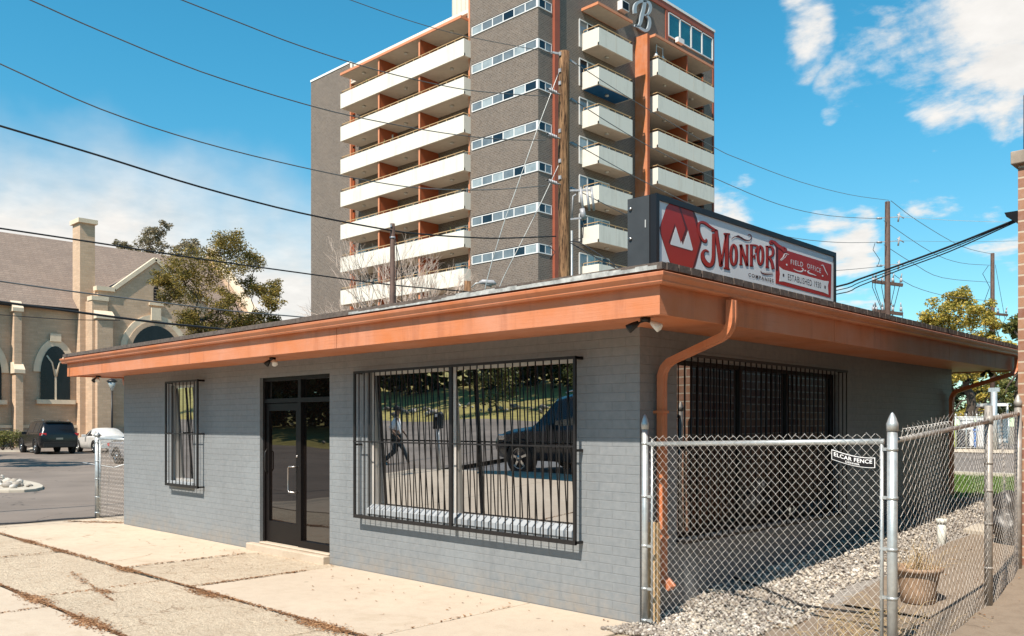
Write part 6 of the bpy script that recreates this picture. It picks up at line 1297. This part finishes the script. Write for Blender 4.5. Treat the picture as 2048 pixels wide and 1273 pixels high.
# ------------------------------------------------------------ vehicles
def car(name, label, loc, rz, paint, kind, group=None, plate=False):
    """kind 'suv', 'coupe' ; car along +x, nose at +x, centre at origin"""
    t = thing(name, label, 'car', loc, rz, group)
    if kind == 'suv':                                       # x, z_bottom, z_belt, z_top, half width, half roof width
        S = [(-2.40, .55, .95, 1.02, .84, .70), (-2.38, .42, 1.02, 1.16, .91, .74), (-2.28, .36, 1.08, 1.36, .955, .74), (-2.08, .34, 1.10, 1.72, .965, .70), (-1.80, .34, 1.10, 1.765, .97, .69), (-.9, .33, 1.09, 1.80, .97, .69), (.1, .33, 1.07, 1.79, .97, .69), (.55, .33, 1.06, 1.72, .97, .68), (1.15, .33, 1.05, 1.24, .965, .70), (1.35, .34, 1.04, 1.12, .96, .74), (1.9, .36, .98, 1.06, .95, .74), (2.25, .40, .90, .98, .90, .68), (2.42, .48, .78, .84, .78, .60)]
        wr, wx, gl = .395, (-1.45, 1.50), (3, 8)
    else:
        S = [(-2.26, .50, .86, .90, .76, .60), (-2.22, .36, .92, .98, .86, .64), (-2.05, .28, .93, 1.04, .90, .64), (-1.6, .24, .92, 1.12, .92, .60), (-1.0, .22, .91, 1.34, .925, .56), (-.45, .22, .90, 1.40, .925, .56), (.1, .22, .89, 1.36, .925, .56), (.5, .22, .88, 1.22, .92, .58), (.95, .22, .87, 1.0, .92, .62), (1.4, .24, .82, .90, .91, .66), (1.95, .28, .72, .80, .86, .62), (2.25, .36, .62, .68, .74, .5)]
        wr, wx, gl = .33, (-1.38, 1.38), (2, 7)
    m = MB(); rows = []
    def ring(s):
        x, zb, zl, zt, w, wr_ = s; h = []
        h = [(w * .90, zb), (w * .985, zb + .12), (w, (zb + zl) / 2), (w * .985, zl - .03), (w * .955, zl), ]
        e = min(zt - .02, max(zl + .01, zt - .07)); h += [(wr_ + .035, e), (wr_ * .88, zt - .012 if zt - .012 > e else e), (0, zt + .012)]
        return [(x, y, z) for y, z in h] + [(x, -y, z) for y, z in h[::-1][1:]]
    R_ = [ring(s) for s in S]; n = len(R_[0]); vs = [p for r in R_ for p in r]
    fs = [(i * n + k, (i + 1) * n + k, (i + 1) * n + k + 1, i * n + k + 1) for i in range(len(S) - 1) for k in range(n - 1)] + [(i * n + n - 1, (i + 1) * n + n - 1, (i + 1) * n, i * n) for i in range(len(S) - 1)]
    fs += [tuple(range(n)), tuple(range((len(S) - 1) * n, len(S) * n))[::-1]]; m.add(vs, fs, True); bd = m.build('body', paint, t)
    try: bd.data.set_sharp_from_angle(angle=R(32))
    except Exception: pass
    def glass(name_, quad, mat='dark_glass', off=.008):
        q = [Vector(p) for p in quad]; nn = (q[1] - q[0]).cross(q[3] - q[0]).normalized(); c = sum(q, Vector()) / 4
        if nn.dot(c - Vector((0, 0, .8))) < 0: nn = -nn
        m = MB(); m.add([p + nn * off for p in q] + [p - nn * .02 for p in q], [(0, 1, 2, 3), (4, 5, 6, 7), (0, 1, 5, 4), (1, 2, 6, 5), (2, 3, 7, 6), (3, 0, 4, 7)]); return m.build(name_, mat, t)
    def lerp(a, b, f): return tuple(x + (y - x) * f for x, y in zip(a, b))
    a, b = gl; k4, k5 = 4, 5
    for sgn in (0, 1):
        i4, i5 = (4, 5) if not sgn else (n - 5, n - 6)
        segs = [(a, a + 1), (a + 1, (a + b) // 2), ((a + b) // 2, b - 1), (b - 1, b)]
        for s0, s1 in segs[1:3] + [(a, a + 1)] + [(b - 1, b)]:
            p, q, r, s = R_[s0][i4], R_[s1][i4], R_[s1][i5], R_[s0][i5]; g = .08
            lo0 = lerp(p, s, .10); lo1 = lerp(q, r, .10); hi1 = lerp(q, r, .93); hi0 = lerp(p, s, .93); glass('side_window', [lerp(lo0, lo1, g), lerp(lo1, lo0, g), lerp(hi1, hi0, g), lerp(hi0, hi1, g)])
        sx = S[b - 1][0] - .1; m = MB(); y = (S[b - 1][4] + .1) * (1 if not sgn else -1); m.obox((sx, y, S[b - 1][2] + .06), (.06, 0, 0), (0, .11, 0), (0, 0, .075)); m.build('mirror', paint, t, bevel=.02)
    # rear and front glass
    r0, r1 = (2, 3) if kind == 'suv' else (3, 4)
    p, q = Vector(R_[r0][5]), Vector(R_[r1][5]); rear = [(p.x, p.y * .9, p.z), (p.x, -p.y * .9, p.z), (q.x, -q.y * .9, q.z), (q.x, q.y * .9, q.z)]; glass('rear_window', [lerp(rear[0], rear[3], .06), lerp(rear[1], rear[2], .06), lerp(rear[2], rear[1], .08)if False else lerp(rear[1], rear[2], .92), lerp(rear[0], rear[3], .92)], off=.02)
    f0, f1 = b - 1, b
    p, q = Vector(R_[f1][5]), Vector(R_[f0][5]); glass('windscreen', [(p.x, p.y * .95, p.z), (p.x, -p.y * .95, p.z), (q.x, -q.y * .9, q.z), (q.x, q.y * .9, q.z)], off=.02)
    for x in wx:
        for s in (-1, 1):
            y = s * (S[5][4] - .10); w_ = thing('wheel', '', '', (0, 0, 0)); 
            for kk in ('label', 'category'): del w_[kk]
            w_.parent = t; m = MB(); prof = [(wr * .62, -.11), (wr * .93, -.115), (wr, -.08), (wr, .08), (wr * .93, .115), (wr * .62, .11)]; vs = []; N = 28
            for r_, yy in prof:
                for q_ in range(N): an = 2 * math.pi * q_ / N; vs.append((x + r_ * math.cos(an), y + yy, wr + r_ * math.sin(an)))
            m.add(vs, [(i * N + k, i * N + (k + 1) % N, ((i + 1) % 6) * N + (k + 1) % N, ((i + 1) % 6) * N + k) for i in range(6) for k in range(N)], True); m.build('tyre', 'rubber', w_)
            m = MB(); yo = y + s * .085
            for q_ in range(5): an = 2 * math.pi * q_ / 5 + .3; m.bar((x, yo, wr), (x + wr * .60 * math.cos(an), yo - s * .015, wr + wr * .60 * math.sin(an)), .055, .03, (0, 1, 0))
            m.tube([(x, yo - .03, wr), (x, yo + .03, wr)], .07, 12); ring_ = [(x + wr * .61 * math.cos(2 * math.pi * q_ / 24), yo - s * .01, wr + wr * .61 * math.sin(2 * math.pi * q_ / 24)) for q_ in range(25)]; m.tube(ring_, .018, 5, False); m.build('rim', 'chrome', w_)
            m = MB(); m.tube([(x, y + s * .02, wr), (x, y + s * .05, wr)], wr * .6, 20); m.build('brake_disc', 'rubber', w_)
            m = MB(); arc = [(x + (wr + .045) * math.cos(an), s * (S[5][4] + .004), wr + (wr + .045) * math.sin(an)) for an in np.linspace(-.1, math.pi + .1, 15)]; m.tube(arc, .028, 5, False); m.build('wheel_arch', 'rubber', t)
    xr = S[1][0] + .05; zl = S[2][2]; w = S[2][4]
    for s in (-1, 1):
        m = MB(); m.obox((S[1][0] + .10, s * (w - .19), zl - (.02 if kind == 'suv' else .12)), (.10, s * -.03, 0), (.02, .17, 0), (0, 0, .07)); m.build('tail_light', 'tail_red', t, bevel=.02)
        m = MB(); k_ = len(S) - 3; m.obox((S[k_][0] + .16, s * (S[k_][4] - .18), S[k_][2] - .10), (.14, 0, 0), (0, .16, 0), (0, 0, .06)); m.build('headlight', 'chrome', t, bevel=.02)
    m = MB(); m.box(S[0][0] - .015, S[0][0] + .08, -.17, .17, .78 if kind == 'suv' else .62, .88 if kind == 'suv' else .72); m.build('number_plate', 'flat_glass', t)
    m = MB(); zb_ = .50 if kind == 'suv' else .40; m.box(S[0][0] - .03, S[0][0] + .3, -.80, .80, zb_ - .12, zb_ + .08); m.box(S[0][0] - .035, S[0][0] + .02, -.75, .75, zb_ + .10, zb_ + .125); m.build('bumper', 'rubber' if kind == 'suv' else paint, t, bevel=.03)
    if kind == 'suv':
        m = MB()
        for s in (-1, 1): m.tube([(-1.7, s * .62, 1.80), (-1.5, s * .62, 1.84), (.1, s * .62, 1.85), (.3, s * .62, 1.81)], .018, 6)
        m.build('roof_rail', 'chrome', t); m = MB(); m.box(-2.20, -1.95, -.62, .62, 1.70, 1.74); m.build('spoiler', paint, t)
    return t
def cars():
    d = 47.5; p = atd(118, 849, d); ax = math.pi + R(0); z = G(p.x, p.y)
    car('parked_car', 'black sport utility car parked facing the church beside shrubs', (p.x - 1.2, p.y - .2, z), math.pi - R(4), 'black_car', 'suv', 'cars parked in the church lot')
    p = atd(222, 849, d + 1.5); car('parked_car', 'white coupe parked right of the black car, behind the fence post', (p.x - 1.2, p.y, G(p.x, p.y)), math.pi - R(3), 'white_car', 'coupe', 'cars parked in the church lot')
    p = atd(290, 849, 37); car('parked_car', 'silver grey car mostly hidden behind the shop far corner', (p.x + .6, p.y + .1, G(p.x, p.y)), R(4), 'grey_car', 'coupe', 'cars parked in the church lot')
    car('parked_car', 'dark blue sport utility car at the street kerb, mirrored in the big window', (-8.3, -9.55, -.13), math.pi, 'navy_car', 'suv').scale = (1.08, 1.0, 1.1)
cars()

# ------------------------------------------------------------ walking person (seen mirrored in the big window)
def person():
    t = thing('person', 'person in white shirt and dark trousers walking along the street kerb', 'person', (-15.2, -9.0, -.13), R(-44))
    J = {'pel': (0, 0, .95, .13), 'sp': (.02, 0, 1.15, .125), 'ch': (.04, 0, 1.36, .15), 'nk': (.05, 0, 1.52, .06), 'hd': (.08, 0, 1.60, .075), 'hd2': (.09, 0, 1.70, .09), 'top': (.08, 0, 1.77, .055)}
    for s, n_ in ((1, 'l'), (-1, 'r')):
        k = s
        J['hip' + n_] = (0, s * .10, .90, .10); J['kn' + n_] = (.16 * k + .05, s * .10, .50, .062); J['an' + n_] = (.36 * k - (.10 if k < 0 else 0), s * .10, .12 + (.08 if k < 0 else 0), .042); J['to' + n_] = (.36 * k + .16, s * .10, .05 + (.04 if k < 0 else 0), .036)
        J['sh' + n_] = (.04, s * .19, 1.42, .065); J['el' + n_] = (-.12 * k, s * .25, 1.16, .045); J['wr' + n_] = (-.12 * k + .16, s * .23, .95, .03); J['ha' + n_] = (-.12 * k + .20, s * .23, .88, .035)
    E = [('pel', 'sp'), ('sp', 'ch'), ('ch', 'nk'), ('nk', 'hd'), ('hd', 'hd2'), ('hd2', 'top')] + [e for n_ in 'lr' for e in (('pel', 'hip' + n_), ('hip' + n_, 'kn' + n_), ('kn' + n_, 'an' + n_), ('an' + n_, 'to' + n_), ('ch', 'sh' + n_), ('sh' + n_, 'el' + n_), ('el' + n_, 'wr' + n_), ('wr' + n_, 'ha' + n_))]
    # fingers
    for n_ in 'lr':
        h = Vector(J['ha' + n_][:3])
        for i, dx in enumerate((-.03, -.01, .01, .03)): J['f%d' % i + n_] = (h.x + dx, h.y, h.z - .05, .009); J['g%d' % i + n_] = (h.x + dx + .012, h.y * .97, h.z - .09 + abs(dx) * .4, .007); E += [('ha' + n_, 'f%d' % i + n_), ('f%d' % i + n_, 'g%d' % i + n_)]
        J['th' + n_] = (h.x + .05, h.y * .96, h.z - .01, .009); E.append(('ha' + n_, 'th' + n_))
    def skin(name, keys, edges, grow, mat, root):
        idx = {k: i for i, k in enumerate(keys)}; me = bpy.data.meshes.new(name); me.from_pydata([J[k][:3] for k in keys], [(idx[a], idx[b]) for a, b in edges], []); me.materials.append(M[mat])
        o = bpy.data.objects.new(name, me); COL.objects.link(o); o.parent = t; md = o.modifiers.new('skin', 'SKIN'); md.use_smooth_shade = True
        if not me.skin_vertices: me.attributes  # layer comes with the modifier
        bm = bmesh.new(); bm.from_mesh(me); ly = bm.verts.layers.skin.verify(); bm.verts.ensure_lookup_table()
        for k in keys: v = bm.verts[idx[k]]; r = J[k][3] + grow; v[ly].radius = (r, r); v[ly].use_root = (k == root)
        bm.to_mesh(me); bm.free(); sb = o.modifiers.new('sub', 'SUBSURF'); sb.levels = 1; sb.render_levels = 2; return o
    skin('body', list(J), E, 0, 'skin', 'pel')
    sh = ['pel', 'sp', 'ch', 'shl', 'ell', 'shr', 'elr']; skin('shirt', sh, [(a, b) for a, b in E if a in sh and b in sh], .018, 'shirt', 'pel')
    tr = ['pel', 'hipl', 'knl', 'anl', 'hipr', 'knr', 'anr']; skin('trousers', tr, [(a, b) for a, b in E if a in tr and b in tr], .014, 'denim', 'pel')
    m = MB(); m.lathe((.07, 0, 1.68), [(.10, 0), (.108, .05), (.09, .10), (.04, .135), (.005, .14)], 14); m.build('hair', 'rubber', t)
    m = MB(); m.obox((.185, 0, 1.66), (.015, 0, 0), (0, .012, 0), (0, 0, .02))
    m.build('nose', 'skin', t)
    for n_ in 'lr': m = MB(); a = J['an' + n_]; b = J['to' + n_]; m.tube([(a[0] - .05, a[1], a[2] - .07), (a[0] + .04, a[1], a[2] - .06), (b[0] + .05, b[1], b[2] - .01)], [.045, .055, .035], 10); m.build('shoe', 'white_paint', t)
person()
def street_bits():
    for i, (x, lab) in enumerate([(-13.1, 'left grey pole at street kerb, mirrored in the window'), (-12.5, 'right grey pole at street kerb, mirrored in the window')]):
        t = thing('street_pole', lab, 'pole', (x - 4, -26.5, 0), 0, 'grey poles across the street'); m = MB(); m.tube([(0, 0, 0), (0, 0, 9)], [.13, .1], 12); m.build('shaft', 'galv', t)
    t = thing('parking_meter', 'dark parking meter on a post at the street kerb', 'parking meter', (-12.4, -8.25, 0)); m = MB(); m.tube([(0, 0, 0), (0, 0, 1.1)], .03, 8); m.build('post', 'galv', t); m = MB(); m.box(-.09, .09, -.06, .06, 1.1, 1.42); m.tube([(0, -.06, 1.42), (0, .06, 1.42)], .09, 14); m.build('head', 'black_metal', t); m = MB(); m.box(-.06, .06, .061, .066, 1.40, 1.47); m.build('dial', 'white_frame', t)
    st = MB(); rn = random.Random(15)
    for k in range(110): x = rn.uniform(-50, 0); y = rn.gauss(-29.5, .9); add_rock(st, (x, y, (-25.2 - y) * .1 + .15), rn.uniform(.10, .28), rn)
    o = st.build('bank_rocks', 'pebble'); o['kind'] = 'stuff'; o['label'] = 'pale rocks strewn on the bank across the street'
street_bits()

# ------------------------------------------------------------ yard beyond the rear lawn
def rear():
    z0 = .51
    def P(px, d): return atd(px, 849, d)
    a = P(1890, 44); b = P(2060, 44); t = thing('chain_link_fence', 'far chain link fence across the yard beyond the lawn', 'fence'); d = (b - a); d.z = 0; n = 9
    m = MB()
    for k in range(n): q = a + d * k / (n - 1); post(m, q.x, q.y, z0, z0 + 1.75, .035)
    m.build('post', 'galv', t); m = MB(); m.tube([(a.x, a.y, z0 + 1.65), (b.x, b.y, z0 + 1.65)], .03, 8); m.tube([(a.x, a.y, z0 + .1), (b.x, b.y, z0 + .1)], .012, 6); m.build('rail', 'galv', t)
    m = MB(); L_ = d.length; u = d.normalized(); k = 0
    while k * .16 < L_:
        q = a + u * k * .16; 
        for s in (1, -1):
            e = q + u * s * 1.5
            if 0 <= (e - a).dot(u) <= L_: m.tube([(q.x, q.y, z0 + .1), (e.x, e.y, z0 + 1.65)], .005, 3, False)
        k += 1
    m.build('chain_mesh', 'wire', t)
    def item(name, lab, cat, px0, px1, dd, h, mat, z=z0, extra=None):
        p, q = P(px0, dd), P(px1, dd); w = (q - p).length; t = thing(name, lab, cat, ((p + q) / 2).to_tuple()[:2] + (z,), math.atan2(RT.y, RT.x)); m = MB(); m.box(-w / 2, w / 2, 0, w * .7, .06, h * .88); m.build('body', mat, t, bevel=.05); m = MB(); m.box(-w / 2 - .03, w / 2 + .03, -.03, w * .7 + .03, h * .88, h); m.build('lid', mat, t, bevel=.02)
        m = MB(); 
        for s in (-1, 1): m.tube([(s * w * .35 - .03, .1, .08), (s * w * .35 + .03, .1, .08)], .08, 10)
        m.build('wheel', 'rubber', t); return t
    item('wheeled_bin', 'lime yellow bin just right of the shop rear corner', 'bin', 1897, 1914, 45.5, 1.25, 'lime'); item('wheeled_bin', 'dark grey bin between the yellow bin and the blue barrel', 'bin', 1917, 1940, 46, 1.0, 'greybox'); item('wheeled_bin', 'narrow bright blue bin beyond the rear fence', 'bin', 1949, 1956, 45.5, 1.05, 'blue_plastic')
    item('cabinet', 'tall white cabinet right of the blue bin', 'cabinet', 1956, 1968, 46.5, 1.7, 'white_frame'); item('cabinet', 'tall pale cabinet left of the blue bin', 'cabinet', 1926, 1948, 47.5, 1.7, 'white_frame')
    p = P(1988, 43); t = thing('street_pole', 'thick pale grey metal pole beyond the rear fence', 'pole', (p.x, p.y, z0)); m = MB(); m.tube([(0, 0, 0), (0, 0, 2.9)], .14, 14); m.build('shaft', 'galv', t); m = MB(); m.box(-.25, .25, -.02, .02, 2.9, 3.1); m.build('cap', 'galv', t)
    p = P(2008, 60); q = Vector((RT.x, RT.y, 0)); t = thing('shed', 'small white roofed shelter among the rear trees', 'shed', (p.x, p.y, z0), math.atan2(RT.y, RT.x)); m = MB(); m.box(-.9, 1.1, 0, 2, 2.55, 2.75); m.build('roof', 'white_paint', t); m = MB()
    for x in (-.8, .2, 1.0): m.box(x, x + .1, 0, .1, 0, 2.549)
    m.box(-.7, 1.0, 1.5, 1.6, 0, 1.9); m.build('frame', 'white_paint', t)
    p = P(1934, 58); 
rear()
for o in list(bpy.data.objects):
    if o.type == 'MESH' and 'label' in o and not o['label']: del o['label']
